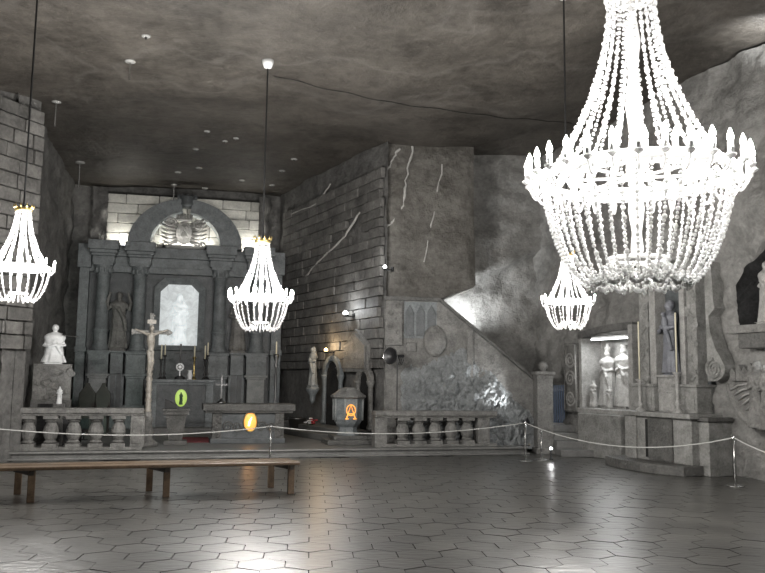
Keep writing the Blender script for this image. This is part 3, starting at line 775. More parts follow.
# altar cross and disc
cx_, cz_ = RF.px(181, 344, KT+.5)
T = fthing(RF, cx_, KT+.5, zt_, 'altar_cross', 'dark altar cross with pale round disc on the high altar', 'cross')
m = MB(); hh = cz_-zt_; m.lathe((0, 0, 0), [(.16, 0), (.15, .06), (.05, .12), (.035, .2), (.03, .3)], 12); m.box(-.03, .03, -.03, .03, .25, hh); m.box(-.17, .17, -.025, .025, hh*.72, hh*.72+.06); m.build('cross', 'iron', T, bevel=.006)
dz = RF.px(181, 367, KT+.4)[1]-zt_
m = MB(); n_ = 20; m.add([(.115*math.cos(2*PI*i/n_), -.10+yy, dz+.115*math.sin(2*PI*i/n_)) for yy in (0, .04) for i in range(n_)], [tuple(range(n_)), tuple(range(2*n_-1, n_-1, -1))]+[((i+1) % n_, i, n_+i, n_+(i+1) % n_) for i in range(n_)])
m.box(-.02, .02, -.08, 0, 0, dz); d_ = m.build('disc', 'white_paint', T)
m = MB(); m.tube([(.06*math.cos(2*PI*i/16), -.105, dz+.06*math.sin(2*PI*i/16)) for i in range(16)], .012, 5, closed=True)
for i in range(8): m.tube([(.06*math.cos(PI*i/4), -.105, dz+.06*math.sin(PI*i/4)), (.1*math.cos(PI*i/4), -.105, dz+.1*math.sin(PI*i/4))], .007, 4)
m.build('disc_rays', 'steel_dark', d_)
xx, _z = RF.px(190, 372, KT+.3)
T = fthing(RF, xx, KT+.25, zt_, 'altar_vase', 'small white vase right of the altar cross on the high altar', 'vase')
MB().lathe((0, 0, 0), [(.06, 0), (.05, .03), (.08, .12), (.05, .22), (.065, .27)], 12).build('body', 'white_paint', T, smooth=True)
MB().lathe((0, 0, .0), [(.075, 0), (.07, .02)], 12).build('foot', 'white_paint', T, smooth=True)
# dark high-backed chairs in front of the left pedestals
def highchair(label, u, v0, v1, Y, w_=.5):
    p = onz(u, v0, ZP) if False else at(u, v0, Y); zt1 = at(u, v1, Y).z
    T = thing('high_backed_chair', label, 'chair', (p.x, Y, ZP), .15, 'dark chairs at the main altar'); H = zt1-ZP
    m = MB(); h = w_/2; m.box(-h, h, -.25, .25, .42, .50); m.build('seat', 'wood_dark', T, bevel=.012)
    m = MB(); m.prism([(-h, .5), (h, .5), (h, H-.30), (h*.35, H-.1), (h*.2, H), (-h*.2, H), (-h*.35, H-.1), (-h, H-.30)], .2, .27); m.build('backrest', 'wood_dark', T, bevel=.012)
    for sx in (-1, 1):
        for sy in (-1, 1): MB().box(sx*(h-.03)-.03, sx*(h-.03)+.03, sy*.21-.03, sy*.21+.03, 0, .42).build('leg', 'wood_dark', T)
        m = MB(); m.box(sx*(h-.03)-.03, sx*(h-.03)+.03, -.25, .2, .68, .73); m.box(sx*(h-.03)-.025, sx*(h-.03)+.025, -.24, -.19, .5, .68); m.build('armrest', 'wood_dark', T)
highchair('left dark high-backed chair before the pale altar pedestal', 85, 408, 383, 22.8, .46)
highchair('right dark high-backed chair before the pale altar pedestal', 101, 408, 383, 22.8, .40)
# tall thin candle pole right of the altarpiece
p = onz(275, 440, ZP); p = Vector((at(275, 400, 22.9).x, 22.9, ZP)); zt1 = at(275, 342, 22.9).z
candlestick('tall thin candle pole standing right of the main altarpiece', p, zt1-ZP-.35, .35, .045, 'steel_dark', 'wax')

# ------------------------------------------------------------------ free standing pieces of the sanctuary
# free altar
AK = 1.55
def kp(u, v, z=ZP):
    p = onz(u, v, z)-KF.o; return p.dot(KF.d), p.dot(KF.n)
xA, yA = kp(248, 443.5); zA = None
def kw(x, y, z): return KF.w(x, y, z)
def zat(u, v, y):           # height seen at pixel on the plane y of the kerb frame
    return KF.px(u, v, y)[1]
zA = zat(248, 404, yA); xl, xr = KF.px(203, 408, yA)[0], KF.px(295, 408, yA)[0]; OAa = ((xl+xr)/2, yA+.4, ZP)
T = fthing(KF, *OAa, 'altar_table', 'free-standing dark stone altar with glowing orange oval on its front', 'altar')
m = MB(OAa); m.box(xl, xr, yA-.08, yA+.85, zA-.17, zA); m.box(xl+.05, xr-.05, yA-.04, yA+.81, zA-.22, zA-.17); m.build('table_top', 'carved_dark', T, bevel=.015)
bl, br = KF.px(213, 430, yA)[0], KF.px(283, 430, yA)[0]
m = MB(OAa); m.box(bl, br, yA+.06, yA+.74, ZP+.1, zA-.22); m.build('body', 'altar_dark', T, bevel=.012)
m = MB(OAa); m.box(bl-.06, br+.06, yA, yA+.8, ZP, ZP+.12); m.build('foot', 'altar_dark', T, bevel=.012)
for q in range(2):
    a_ = bl-.02 if q == 0 else br-.2; m = MB(OAa); m.box(a_, a_+.22, yA+.01, yA+.2, ZP+.12, zA-.22); vine(m, a_+.03, a_+.19, ZP+.18, zA-.28, yA+.0, .018, 3, q); m.build('carved_pilaster', 'carved_dark', T)
for q in range(2):
    c_ = bl+(br-bl)*(.27 if q == 0 else .76); m = MB(OAa); spiral(m, (c_-.12, zA-.55), .13, 1.8, yA+.05, .022, 1); spiral(m, (c_+.12, zA-.55), .13, 1.8, yA+.05, .022, -1); m.build('scroll_relief', 'carved_dark', T, smooth=True)
gx, gz = KF.px(250.5, 422, yA); el = MB().ell((0, 0, 0), 1, 1, 1, 18, 12)
m = MB(OAa); m.add([(gx+p[0]*.15, yA+.05+p[1]*.03, gz+p[2]*.225) for p in el.v], el.f); ov = m.build('oval_emblem', 'glow_orange', T, smooth=True, label='glowing orange oval glass')
m = MB(OAa); m.tube([(gx+.16*math.cos(2*PI*i/24), yA+.045, gz+.235*math.sin(2*PI*i/24)) for i in range(24)], .018, 6, closed=True); m.build('oval_rim', 'gold', ov, smooth=True)
m = MB(OAa); m.tube([(gx-.04, yA+.018, gz-.1), (gx-.02, yA+.015, gz+.0), (gx+.03, yA+.015, gz+.12)], [.025, .03, .01], 6); m.build('flame_mark', 'lamp_warm', ov, smooth=True)
# small cross on the free altar
xx, zz = KF.px(222, 376, yA+.4)
T = fthing(KF, xx, yA+.4, zA, 'standing_cross', 'small slim cross standing on the free altar', 'cross'); H = zz-zA
m = MB(); m.box(-.016, .016, -.016, .016, .1, H); m.box(-.15, .15, -.014, .014, H*.66, H*.66+.032); m.build('cross', 'steel_dark', T)
MB().lathe((0, 0, 0), [(.11, 0), (.10, .04), (.04, .07), (.025, .13)], 12).build('base', 'steel_dark', T, smooth=True)
# lectern pedestal
xL, yL = kp(175, 445); zL = zat(175, 409, yL)
T = fthing(KF, xL, yL+.2, ZP, 'stone_pedestal', 'small stone pedestal with moulded top beside the crucifix', 'pedestal'); H = zL-ZP
MB().box(-.27, .27, -.22, .22, 0, .1).build('foot', 'carved_dark', T, bevel=.012)
m = MB(); m.add([(sx*a, sy*a*.85, z) for z, a in ((.1, .16), (H-.14, .24)) for sx, sy in ((-1, -1), (1, -1), (1, 1), (-1, 1))], [(0, 3, 2, 1), (4, 5, 6, 7), (0, 1, 5, 4), (1, 2, 6, 5), (2, 3, 7, 6), (3, 0, 4, 7)]); m.build('shaft', 'carved_dark', T, bevel=.012)
m = MB(); m.box(-.29, .29, -.24, .24, H-.14, H-.05); m.box(-.32, .32, -.27, .27, H-.05, H); m.build('top', 'carved_dark', T, bevel=.012)
T2 = fthing(KF, xL-.12, yL+.2, zL, 'bookrest', 'dark low bookrest lying on the small stone pedestal', 'bookrest')
MB().prism([(-.13, 0), (.13, 0), (.13, .1), (-.13, .22)], -.12, .12).build('rest', 'iron', T2, bevel=.008)
MB().box(-.15, -.13, -.13, .13, 0, .24).build('back_edge', 'iron', T2)
# processional crucifix
xC, yC = kp(146, 447); T = fthing(KF, xC, yC+.2, ZP, 'processional_crucifix', 'tall ornate crucifix on a carved pole at the end of the left balustrade', 'crucifix')
H = zat(145, 313, yC+.2)-ZP; zc_ = zat(145, 332, yC+.2)-ZP; hb = .43
m = MB(); m.lathe((0, 0, 0), [(.26, 0), (.26, .08), (.2, .12), (.12, .2), (.15, .32), (.10, .5), (.13, .62), (.07, .8)], 12); m.build('base', 'carved', T, smooth=True)
m = MB(); zz = .75; pr = []
while zz < zc_-.85: pr += [(.055, zz), (.085, zz+.06), (.06, zz+.12), (.07, zz+.2)]; zz += .24
m.lathe((0, 0, 0), pr, 10); m.build('pole', 'bone', T, smooth=True)
m = MB(); m.box(-.045, .045, 0, .05, zc_-.9, H-.08); m.box(-hb+.05, hb-.05, 0, .05, zc_-.045, zc_+.045)
for (x_, z_) in ((-hb+.03, zc_), (hb-.03, zc_), (0, H-.06)):
    m.ell((x_, .02, z_), .06, .035, .06); 
    for q in range(3):
        a = 2*PI*q/3; m.ell((x_+.05*math.cos(a), .02, z_+.05*math.sin(a)), .03, .03, .03, 6, 5)
m.build('cross', 'carved_pale', T, bevel=.006)
m = MB(); m.box(-.10, .10, -.012, 0, zc_+.2, zc_+.29); m.build('title_board', 'bone', T)
m = MB(); zt2 = zc_
m.tube([(0, -.05, zt2-.05), (.0, -.065, zt2-.16), (.01, -.06, zt2-.30), (0, -.065, zt2-.36)], [.075, .085, .062, .07], 10)
for sx in (-1, 1):
    m.tube([(sx*.05, -.05, zt2-.05), (sx*.18, -.04, zt2-.0), (sx*.30, -.03, zt2+.04)], [.035, .026, .018], 7); m.ell((sx*.315, -.025, zt2+.045), .02, .012, .026, 6, 5)
    m.tube([(sx*.035, -.06, zt2-.36), (sx*.03+.02, -.095, zt2-.56), (sx*.015, -.05, zt2-.76), (0, -.07, zt2-.82)], [.048, .04, .028, .022], 8)
m.ell((.015, -.085, zt2+.06), .045, .05, .06); m.tube([(0, -.05, zt2-.05), (.01, -.07, zt2+.02)], .03, 8); m.ell((.01, -.065, zt2+.075), .052, .05, .055)
m.v = [(x*1.15, y*1.2, zt2+(z-zt2)*1.25) for x, y, z in m.v]; m.build('corpus', 'bone', T, smooth=True, remesh=.013)
# balustrades
def balustrade(name, label, ua, ub, yk, posts, bals, vtop, rail_h=.12, zbase=ZP):
    x0, x1 = KF.px(ua, 430, yk)[0], KF.px(ub, 430, yk)[0]; um = (ua+ub)/2
    zt_ = KF.px(max(0, um), vtop, yk)[1]; O = ((x0+x1)/2, yk+.15, zbase)
    T = fthing(KF, *O, name, label, 'balustrade')
    m = MB(O); m.box(x0, x1, yk-.04, yk+.34, zt_-rail_h, zt_); m.box(x0, x1, yk, yk+.30, zt_-rail_h-.05, zt_-rail_h); m.build('top_rail', 'carved', T, bevel=.02)
    m = MB(O); m.box(x0, x1, yk-.02, yk+.32, zbase, zbase+.07); m.build('base_rail', 'carved', T, bevel=.012)
    zb0, zb1 = zbase+.07, zt_-rail_h-.05; h = zb1-zb0
    for u in posts:
        xp = KF.px(u, 430, yk)[0]; m = MB(O); m.box(xp-.15, xp+.15, yk-.01, yk+.31, zb0, zb1); m.box(xp-.11, xp+.11, yk-.03, yk-.01, zb0+.08, zb1-.08); m.build('post', 'carved', T, bevel=.012)
    src = None
    for u in bals:
        xp = KF.px(u, 430, yk)[0]
        if src is None:
            mm = MB(); q = .15
            mm.box(-q, q, -q, q, 0, h*.12); mm.box(-q, q, -q, q, h*.9, h)
            mm.lathe((0, 0, 0), [(.11, h*.12), (.14, h*.16), (.10, h*.22), (.135, h*.32), (.165, h*.48), (.14, h*.64), (.10, h*.76), (.10, h*.79), (.14, h*.83), (.11, h*.86), (.14, h*.9)], 14)
            src = mm.build('baluster', 'carved', T, smooth=False); src.location = (xp-O[0], yk+.15-O[1], zb0-O[2])
        else: link_copy(src, T, (xp-O[0], yk+.15-O[1], zb0-O[2]), (0, 0, random.uniform(-.05, .05)))
    return T
balustrade('stone_balustrade', 'left stone balustrade with squat balusters below the crucifix', -25, 143, .22, (4, 137.5), (-20, 27, 50, 73, 95.5, 118), 408)
balustrade('stone_balustrade', 'right stone balustrade with squat balusters in front of the rock pulpit', 375, 497, .28, (381, 484), (404, 420.5, 437, 453, 469), 411)
# ambo with orange monogram
xM, yM = kp(351, 445); T = fthing(KF, xM, yM+.42, ZP, 'octagonal_ambo', 'octagonal stone lectern with glowing orange monogram', 'lectern')
zf_ = lambda v: zat(351, v, yM)-ZP
MB().box(-.58, .50, -.46, .46, 0, zf_(440)).build('base_step', 'carved_dark', T, bevel=.015)
MB().box(-.42, .42, -.40, .40, zf_(440), zf_(436)).build('plinth', 'carved_dark', T, bevel=.015)
A0 = PI/8
MB().lathe((0, 0, 0), [(.30, zf_(436)), (.24, zf_(433)), (.23, zf_(428)), (.30, zf_(425)), (.33, zf_(423)), (.36, zf_(420)), (.37, zf_(399)), (.39, zf_(398))], 8, a0=A0).build('body', 'altar_stone', T)
for q in range(8):
    a = A0+q*PI/4; MB().tube([(.365*math.cos(a), .365*math.sin(a), zf_(421)), (.375*math.cos(a), .375*math.sin(a), zf_(399))], .028, 6).build('corner_rib', 'altar_pale', T, smooth=True)
MB().lathe((0, 0, 0), [(.40, zf_(399)), (.45, zf_(397.5)), (.45, zf_(396)), (.41, zf_(395)), (.22, zf_(389.5)), (.21, zf_(388))], 8, a0=A0).build('cap', 'carved', T, bevel=.01)
ye = -.37*math.cos(PI/8)-.012; ez = zf_(412)
m = MB(); n_ = 10
m.tube([(-.11, ye, ez-.17), (0, ye, ez+.17), (.11, ye, ez-.17)], .017, 6); m.tube([(-.07, ye, ez-.05), (.07, ye, ez-.05)], .014, 6)
m.tube([(.11*math.cos(2*PI*i/20), ye, ez+.04+.13*math.sin(2*PI*i/20)) for i in range(20)], .014, 6, closed=True)
for sx in (-1, 1): m.tube([(sx*.06, ye, ez-.17), (sx*.15, ye, ez-.17)], .014, 6)
m.build('monogram', 'glow_orange', T, label='glowing orange letter A in a ring')
# red runner
pr = [onz(182, 442.5, ZP), onz(210, 442.5, ZP), onz(208, 437.5, ZP), onz(180, 437.5, ZP)]
c_ = sum(pr, Vector())/4; m = MB(c_); m.slab([(p.x, p.y) for p in pr], ZP, ZP+.012); o = place(m.build('red_runner', 'red_cloth', None, bevel=.004), c_); tag(o, 'small dark red carpet between pedestal and free altar', 'carpet')
# bucket and flowers
p = at(297, 428, 23.4); T = thing('metal_bucket', 'grey bucket on the sanctuary floor left of the arched doorway', 'bucket', (p.x, p.y, ZP))
MB().lathe((0, 0, 0), [(.20, 0), (.26, .42), (.275, .43), (.275, .46), (.25, .46), (.19, .05)], 18).build('body', 'steel_dark', T, smooth=True)
MB().tube([(.26*math.cos(PI*i/10), -.02, .43-.16*math.sin(PI*i/10)) for i in range(11)], .01, 6).build('handle', 'steel', T)
p = at(311, 428, 22.6); T = thing('flower_arrangement', 'red and white flowers in a low pot beside the bucket', 'flowers', (p.x, p.y, ZP))
MB().lathe((0, 0, 0), [(.12, 0), (.17, .2), (.18, .22), (.15, .22)], 14).build('pot', 'carved_dark', T, smooth=True)
for q in range(14):
    a = random.uniform(0, 2*PI); r = random.uniform(.03, .22); z = random.uniform(.32, .5)
    MB().tube([(0, 0, .2), (r*.6*math.cos(a), r*.6*math.sin(a), .3), (r*math.cos(a), r*math.sin(a), z)], .006, 4).build('stem', 'green_leaf', T)
    m = MB()
    for b in range(5): m.ell((r*math.cos(a)+.03*math.cos(b*1.26), r*math.sin(a)+.03*math.sin(b*1.26), z), .03, .03, .02, 6, 4)
    m.build('flower', 'flower_white' if math.cos(a) < -.1 else 'flower_red', T, smooth=True)
# dark potted things between the left balusters
for (u, v, l) in ((61, 449, 'small black floor loudspeaker behind the left balustrade, near its middle'), (15, 449, 'small black floor loudspeaker behind the left balustrade, near its left post')):
    p = onz(u, 446, ZP); T = thing('floor_loudspeaker', l, 'loudspeaker', (p.x, p.y+.25, ZP), .3)
    H = .6 if u > 30 else .38
    MB().box(-.15, .15, -.14, .14, .03, H).build('cabinet', 'black_plastic', T, bevel=.015)
    MB().box(-.13, .13, -.15, -.14, .06, H-.04).build('grille', 'iron', T); 
    for sx in (-1, 1): MB().box(sx*.11-.02, sx*.11+.02, -.1, .1, 0, .03).build('foot', 'black_plastic', T)

# ------------------------------------------------------------------ left side sculpture
p = at(50, 364, 19.1); T = thing('carved_block', 'dark carved stone block under the white statue by the left wall', 'stone block', (p.x, 19.3, ZP), .35); H = p.z-ZP
MB().box(-.45, .45, -.3, .35, 0, H*.55).build('lower_block', 'carved_dark', T, bevel=.02)
m = MB(); m.box(-.42, .42, -.24, .35, H*.55, H); vine(m, -.38, .38, H*.58, H*.95, -.25, .03, 3, 4, .09); m.build('carved_upper', 'carved', T)
MB().box(-.28, .12, -.31, -.29, .3, H*.5).build('recess_shade', 'hole_shade', T)  # thin near-black sheet paints the shade of a recess on a flat face
def sword(T, ph):
    MB().tube([(.15, -.16, ph+.66), (.52, -.2, ph+.62)], .014, 6).build('lance', 'steel', T)
H2 = at(50, 325, 19.15).z-p.z
statue('saint_statue', 'brightly lit white statue holding a lance by the left wall', 'statue', (p.x, 19.3, p.z), .35, H2/.7, 'pale_salt', 'folded', 'hair', 9, (.22, .04), extra=sword, wide=1.25, kneel=True)
p2 = at(59, 404, 18.6); T = statue('kneeling_statuette', 'small pale statuette at the foot of the left carved block', 'statue', (p2.x, 18.6, ZP), .3, at(59, 386, 18.6).z-p2.z, 'pale_salt', 'folded', 'veil', 11, (.13, p2.z-ZP), pmat='carved_dark')
# pale stone panel leaning at the altarpiece's left corner
# floodlight giving the greenish light on the altarpiece's left foot
floodlight('floodlight with green tinge behind the left balustrade, aimed at the altarpiece foot', at(84, 430, 20.3).xy.to_3d()+Vector((0, 0, ZP)), RF.w(X(100), 0, 2.0), 9, (.6, 1., .8), 75)
floodlight('floodlight aimed at the white statue by the left wall', (-6.9, 18.5, ZP), (-7.8, 19.2, 2.75), 13, (.97, .99, 1.), 32)

# ------------------------------------------------------------------ brick wall fittings: doorways, lamps, statuette, light patch slab
cxu = lambda u, k=0.: CF.px(u, 400, k)[0]
def doorway(name, u0, u1, vt, parent_label, pale):
    a, b = cxu(u0), cxu(u1); zt1 = CF.px((u0+u1)/2, vt)[1]; zs = .48; O = ((a+b)/2, 0, zs)
    E = bpy.data.objects.new(name, None); COL.objects.link(E); E.location = CF.w(*O); E.rotation_euler = (0, 0, CF.rz); E['kind'] = 'structure'; E['label'] = parent_label
    r = (b-a)/2; zc = zt1-r*.9; N_ = 12
    m = MB(O); m.prism([(a, zs), (b, zs), (b, zc)]+[((a+b)/2+r*math.cos(PI*i/N_), zc+r*.9*math.sin(PI*i/N_)) for i in range(1, N_)]+[(a, zc)], -.05, .0); m.build('opening', 'hole_shade', E)  # near-black slab on the wall stands for the shade inside the doorway
    m = MB(O)
    for i in range(N_):
        t0, t1 = PI*i/N_, PI*(i+1)/N_; ro = r+.17; f = lambda t, q: ((a+b)/2+q*math.cos(t), zc+q*.9*math.sin(t)); m.prism([f(t0, r), f(t0, ro), f(t1, ro), f(t1, r)], -.13, 0)
    m.build('arch', pale, E, bevel=.01)
    for x_ in (a-.1, b+.1):
        m = MB(O); m.lathe((x_, -.07, zs), [(.10, 0), (.10, .08), (.065, .14), (.065, zc-zs-.16), (.10, zc-zs-.06), (.11, zc-zs)], 12); m.build('door_column', pale, E, smooth=True)
    return E
doorway('door_1', 328, 341, 361, 'dark arched doorway in the brick wall with grey columns', 'altar_stone')
doorway('door_2', 362, 371, 372, 'narrow dark arched opening behind the octagonal lectern', 'carved')
m = MB(); m.box(1.2, CF.len-.4, -1.0, .2, ZP, .33); m.box(1.6, CF.len-.5, -.7, .2, .33, .48); o = struct(place(m.build('floor_doorstep', 'step_stone', None, bevel=.015), CF.o, CF.rz))
# statuette on bracket
x_, z_ = CF.px(312, 388, -.3); T = statue('saint_statue', 'small pale statue on a wall bracket left of the arched doorway', 'statue', CF.w(x_, -.28, z_), CF.rz, CF.px(312, 349, -.3)[1]-z_, 'altar_pale', 'folded', 'veil', 13, (.17, .08))
MB().lathe((0, 0, -.45), [(.03, 0), (.08, .1), (.10, .25), (.2, .4), (.2, .45)], 12).build('bracket', 'altar_stone', T, smooth=True)
def walllamp(label, u, v, fr, k, power, color, mat, r=.07):
    x_, z_ = fr.px(u, v, k); T = fthing(fr, x_, k, z_, 'wall_lamp', label, 'lamp', None)
    MB().box(-.05, .05, -k-.06, -k-.02, -.08, .04).build('mount', 'iron', T)
    MB().tube([(0, -k-.02, -.02), (0, .04, -.05), (0, 0, -.03)], .018, 6).build('arm', 'iron', T)
    m = MB(); m.lathe((0, 0, -.02), [(r*.5, -.04), (r*1.05, 0), (r*1.1, .01)], 12); m.build('shade', 'iron', T, smooth=True)
    MB().ell((0, 0, .03), r*.8, r*.8, r*.8, 10, 7).build('globe', mat, T, smooth=True)
    lamp('POINT', (0, -.1, .16), power, color, .05, parent=T)
walllamp('small warm lamp glowing above the arched doorway', 326, 351, CF, -.3, 5, (1, .72, .42), 'lamp_warm')
walllamp('small white lamp on the brick wall above the lectern', 345.5, 314.5, CF, -.3, 6, (.95, .98, 1), 'lamp_white', .09)
walllamp('white lamp at the corner of brick wall and rock slab', 385, 268, CF, -.25, 2.5, (.95, .98, 1), 'lamp_white', .06)
# pale gabled slab standing in for a spot of light above the lectern
x_, z_ = CF.px(358, 380, -.05)
T = fthing(CF, x_, -.02, CF.px(358, 372)[1], 'gabled_light_patch', 'gabled pale slab in place of a light spot above the octagonal lectern', 'relief')
g0, g1, zz0, zz1, zz2 = cxu(347)-x_, cxu(371)-x_, 0., CF.px(358, 345)[1]-CF.px(358, 372)[1], CF.px(359, 329)[1]-CF.px(358, 372)[1]
MB().prism([(g0, zz0), (g1, zz0), (g1, zz1), ((g0+g1)/2, zz2), (g0, zz1)], -.12, .0).build('slab', 'carved', T, bevel=.015)
MB().prism([(g0+.08, zz0+.08), (g1-.08, zz0+.08), (g1-.08, zz1-.03), ((g0+g1)/2, zz2-.12), (g0+.08, zz1-.03)], -.15, -.12).build('raised_field', 'carved', T, bevel=.015)

# ------------------------------------------------------------------ rock slab, pulpit and its stair
px_ = lambda u, v, k=0.: PF.px(u, v, k)
poly = [px_(385, 300, .2), px_(438, 300, .2), px_(476, 286, .2), px_(473, 141, .2), px_(430, 138, .2), px_(386, 139, .2)]
m = MB(); m.prism(poly, .24, 1.6); o = m.build('rock_slab', 'slab', wall_pulpit, bevel=.04); o['label'] = 'tall smooth rock slab'
xa_, xb_ = px_(385.5, 200, .2)[0], px_(474, 200, .2)[0]; za_, zb_ = px_(400, 299, .2)[1], px_(400, 141, .2)[1]
def slabf(a, b):
    x = xa_+(xb_-xa_)*a; z0 = za_+(.36*max(0, (a-.6)/.4)); z = z0+(zb_-z0)*b
    e = min(1, 14*a, 14*(1-a), 14*b, 14*(1-b)); return (x, .24-e*(.06+.07*fnoise(x, 2, z, 1.1, 5)), z)
MB().grid(slabf, 50, 80).build('slab_face', 'slab', wall_pulpit, smooth=True)
def vein(parent, fr, pts, k, w_=.02):
    q = []
    for (u0, v0), (u1, v1) in zip(pts, pts[1:]):
        for i in range(6):
            t = i/6; x, z = fr.px(u0+(u1-u0)*t, v0+(v1-v0)*t, k); q.append((x+random.uniform(-.03, .03), k, z+random.uniform(-.02, .02)))
    x, z = fr.px(*pts[-1], k); q.append((x, k, z)); MB().tube(q, [w_*random.uniform(.5, 1.3) for _ in q], 6).build('salt_vein', 'vein', parent)
vein(wall_pulpit, PF, [(413, 146), (406, 180), (403, 206), (394, 220), (386, 227)], .17, .030)
vein(wall_pulpit, PF, [(443, 165), (433, 215), (424, 262)], .17, .022)
vein(wall_pulpit, PF, [(399, 148), (391, 162), (387, 170)], .17, .030)
vein(wall_center, CF, [(360, 212), (345, 236), (318, 262), (306, 276)], -.05, .028)
vein(wall_center, CF, [(331, 184), (318, 203), (290, 215)], -.05, .022)
# pulpit: parapet wall
O = (px_(440, 440)[0], .2, ZP)
T = fthing(PF, *O, 'pulpit', 'rock-hewn pulpit with sloping stair parapet, niche and carved castle rock', 'pulpit')
pts = [px_(384, 443), px_(541, 443), px_(541, 386), px_(440, 301), px_(384, 299)]
m = MB(O); m.prism(pts, .05, .38); m.build('parapet', 'carved', T, bevel=.02)
m = MB(O); tp = [px_(384, 298), px_(440, 299.5), px_(542, 385)]
for a_, b_ in zip(tp, tp[1:]): m.prism([(a_[0], a_[1]-.05), (b_[0], b_[1]-.05), (b_[0], b_[1]+.05), (a_[0], a_[1]+.05)], -.04, .45)
m.build('coping', 'carved_dark', T, bevel=.012)
q0, q1 = px_(404, 338), px_(437, 302)
m = MB(O); m.box(q0[0], q1[0], .03, .06, q0[1], q1[1]); m.build('niche_panel', 'altar_stone', T)
m = MB(O); xm = (q0[0]+q1[0])/2
for q in range(3):
    xa_ = q0[0]+(q1[0]-q0[0])*q/3; w3 = (q1[0]-q0[0])/3
    m.prism([(xa_+.03, q0[1]+.05), (xa_+w3-.03, q0[1]+.05), (xa_+w3-.03, q1[1]-.28), (xa_+w3/2, q1[1]-.08), (xa_+.03, q1[1]-.28)], .0, .04)
m.build('niche_tracery', 'altar_dark', T, bevel=.008)
m = MB(O); a_, b_ = px_(385, 345), px_(402, 302); m.box(a_[0], b_[0], -.06, .06, a_[1], b_[1]); 
for q in range(6): spiral(m, (a_[0]+.12+.2*(q % 2), a_[1]+.15+q*.17), .08, 1.6, -.065, .02, 1 if q % 2 else -1)
m.build('carved_pier', 'carved', T)
m = MB(O); c_ = px_(435, 341); m.add([(c_[0]+p[0]*.30, .02+p[1]*.10, c_[1]+p[2]*.40) for p in el.v], el.f); 
m.build('oval_medallion', 'carved', T, smooth=True)
m = MB(O); c_ = px_(411, 347); m.box(c_[0]-.12, c_[0]+.12, -.04, .06, c_[1]-.12, c_[1]+.12); m.build('square_medallion', 'carved', T, bevel=.02)
for u in (470,):
    a_, b_ = px_(u-3, 380), px_(u+3, 330); m = MB(O); m.box(a_[0], b_[0], -.02, .06, a_[1], b_[1]); m.build('parapet_rib', 'carved', T, bevel=.01)
# castle rock: faceted crystalline relief growing out of the parapet foot
def rockface(a, b):
    u = 398+(538-398)*a; top = 350+6*math.sin(a*9)+max(0, (u-466))*.78; v = 449+(top-449)*b
    x, z = px_(u, v); env = min(1, 5*a, 5*(1-a))*min(1, (1-b)*3.0)
    d = noise.voronoi(Vector((x*3.6+.3*z, 0, z*2.4)))[0]; f = d[1]-d[0]
    d2 = noise.voronoi(Vector((x*8, 1, z*6)))[0]; f2 = d2[1]-d2[0]
    return (x, .07-env*(.05+.14*(1-b)+.22*f+.10*f2+.09*fnoise(x, 0, z, 2.2)), z)
m = MB(O); m.grid(rockface, 150, 80); m.build('castle_rock', 'crystal_rock', T)
# newel post
p = at(545.5, 452, 20.0); p.z = 0; zt1 = at(545.5, 374, p.y).z; T = thing('newel_post', 'square stone newel post with ball finial at the pulpit stair', 'post', (p.x, p.y+.2, 0), .05)
MB().box(-.24, .24, -.24, .24, 0, .14).build('foot', 'carved', T, bevel=.012)
MB().box(-.20, .20, -.20, .20, .14, zt1-.02).build('shaft', 'carved', T, bevel=.015)
m = MB(); m.box(-.25, .25, -.25, .25, zt1-.02, zt1+.06); m.box(-.21, .21, -.21, .21, zt1-.12, zt1-.02); m.build('cap', 'carved', T, bevel=.012)
MB().lathe((0, 0, zt1+.06), [(.1, 0), (.06, .04), (.11, .10), (.12, .16), (.08, .23), (.02, .26)], 14).build('finial', 'carved', T, smooth=True)
# steps beside it
xs0, xs1 = 4.27, 5.6; m0 = bpy.data.objects.new('floor_steps', None); COL.objects.link(m0); m0['kind'] = 'structure'
for q, (Y, z0, z1) in enumerate(((19.25, 0, .16), (19.65, .16, .33), (20.05, .33, .51), (20.4, .51, .69))):
    MB().box(xs0, 6.2 if q == 0 else 5.6, Y, 22.2, z0, z1).build('step', 'step_stone', m0, bevel=.012)
# pulpit stair treads hidden behind parapet, lit wall behind
mm = bpy.data.objects.new('floor_pulpit_stair', None); COL.objects.link(mm); mm['kind'] = 'structure'; mm.location = PF.o; mm.rotation_euler = (0, 0, PF.rz)
x_hi, x_lo = px_(446, 300)[0], px_(541, 385)[0]
for q in range(9):
    t0, t1 = q/9, (q+1)/9; xa_ = x_lo+(x_hi-x_lo)*t0; xb_ = x_lo+(x_hi-x_lo)*t1; MB().box(xb_, xa_, .45, 1.5, 0, .69+1.75*t1).build('step', 'step_stone', mm)
xq, zq = px_(452, 306, .9); T = fthing(PF, xq+.30, .75, zq-.62, 'stair_lamp', 'lamp hidden behind the pulpit parapet lighting the wall above the stair', 'lamp')
MB().box(-.15, .15, -.05, .05, -.02, .08).build('housing', 'black_plastic', T); MB().box(-.13, .13, -.03, .03, .08, .09).build('lens', 'lamp_white', T)
lamp('SPOT', (0, .05, .14), 42, (.95, .98, 1), .05, parent=T, target=(.3, .8, .95), spot=125, blend=.8)
p = PF.w(*[px_(530, 415, -.35)[0], -.35, ZP]); floodlight('black floodlight at the right end of the pulpit lighting the castle rock', p+Vector((-.12, 0, 0)), PF.w(px_(480, 378)[0], -.25, 1.95), 42, (.97, .99, 1.), 62, stand=.62)
p = onz(551, 453, 0); floodlight('low floodlight on the floor in front of the newel post', (at(551, 446, 18.6).x, 18.6, 0), (p.x-1, 15.5, .4), .4, (1, 1, 1), 50, stand=.25, head=.04)
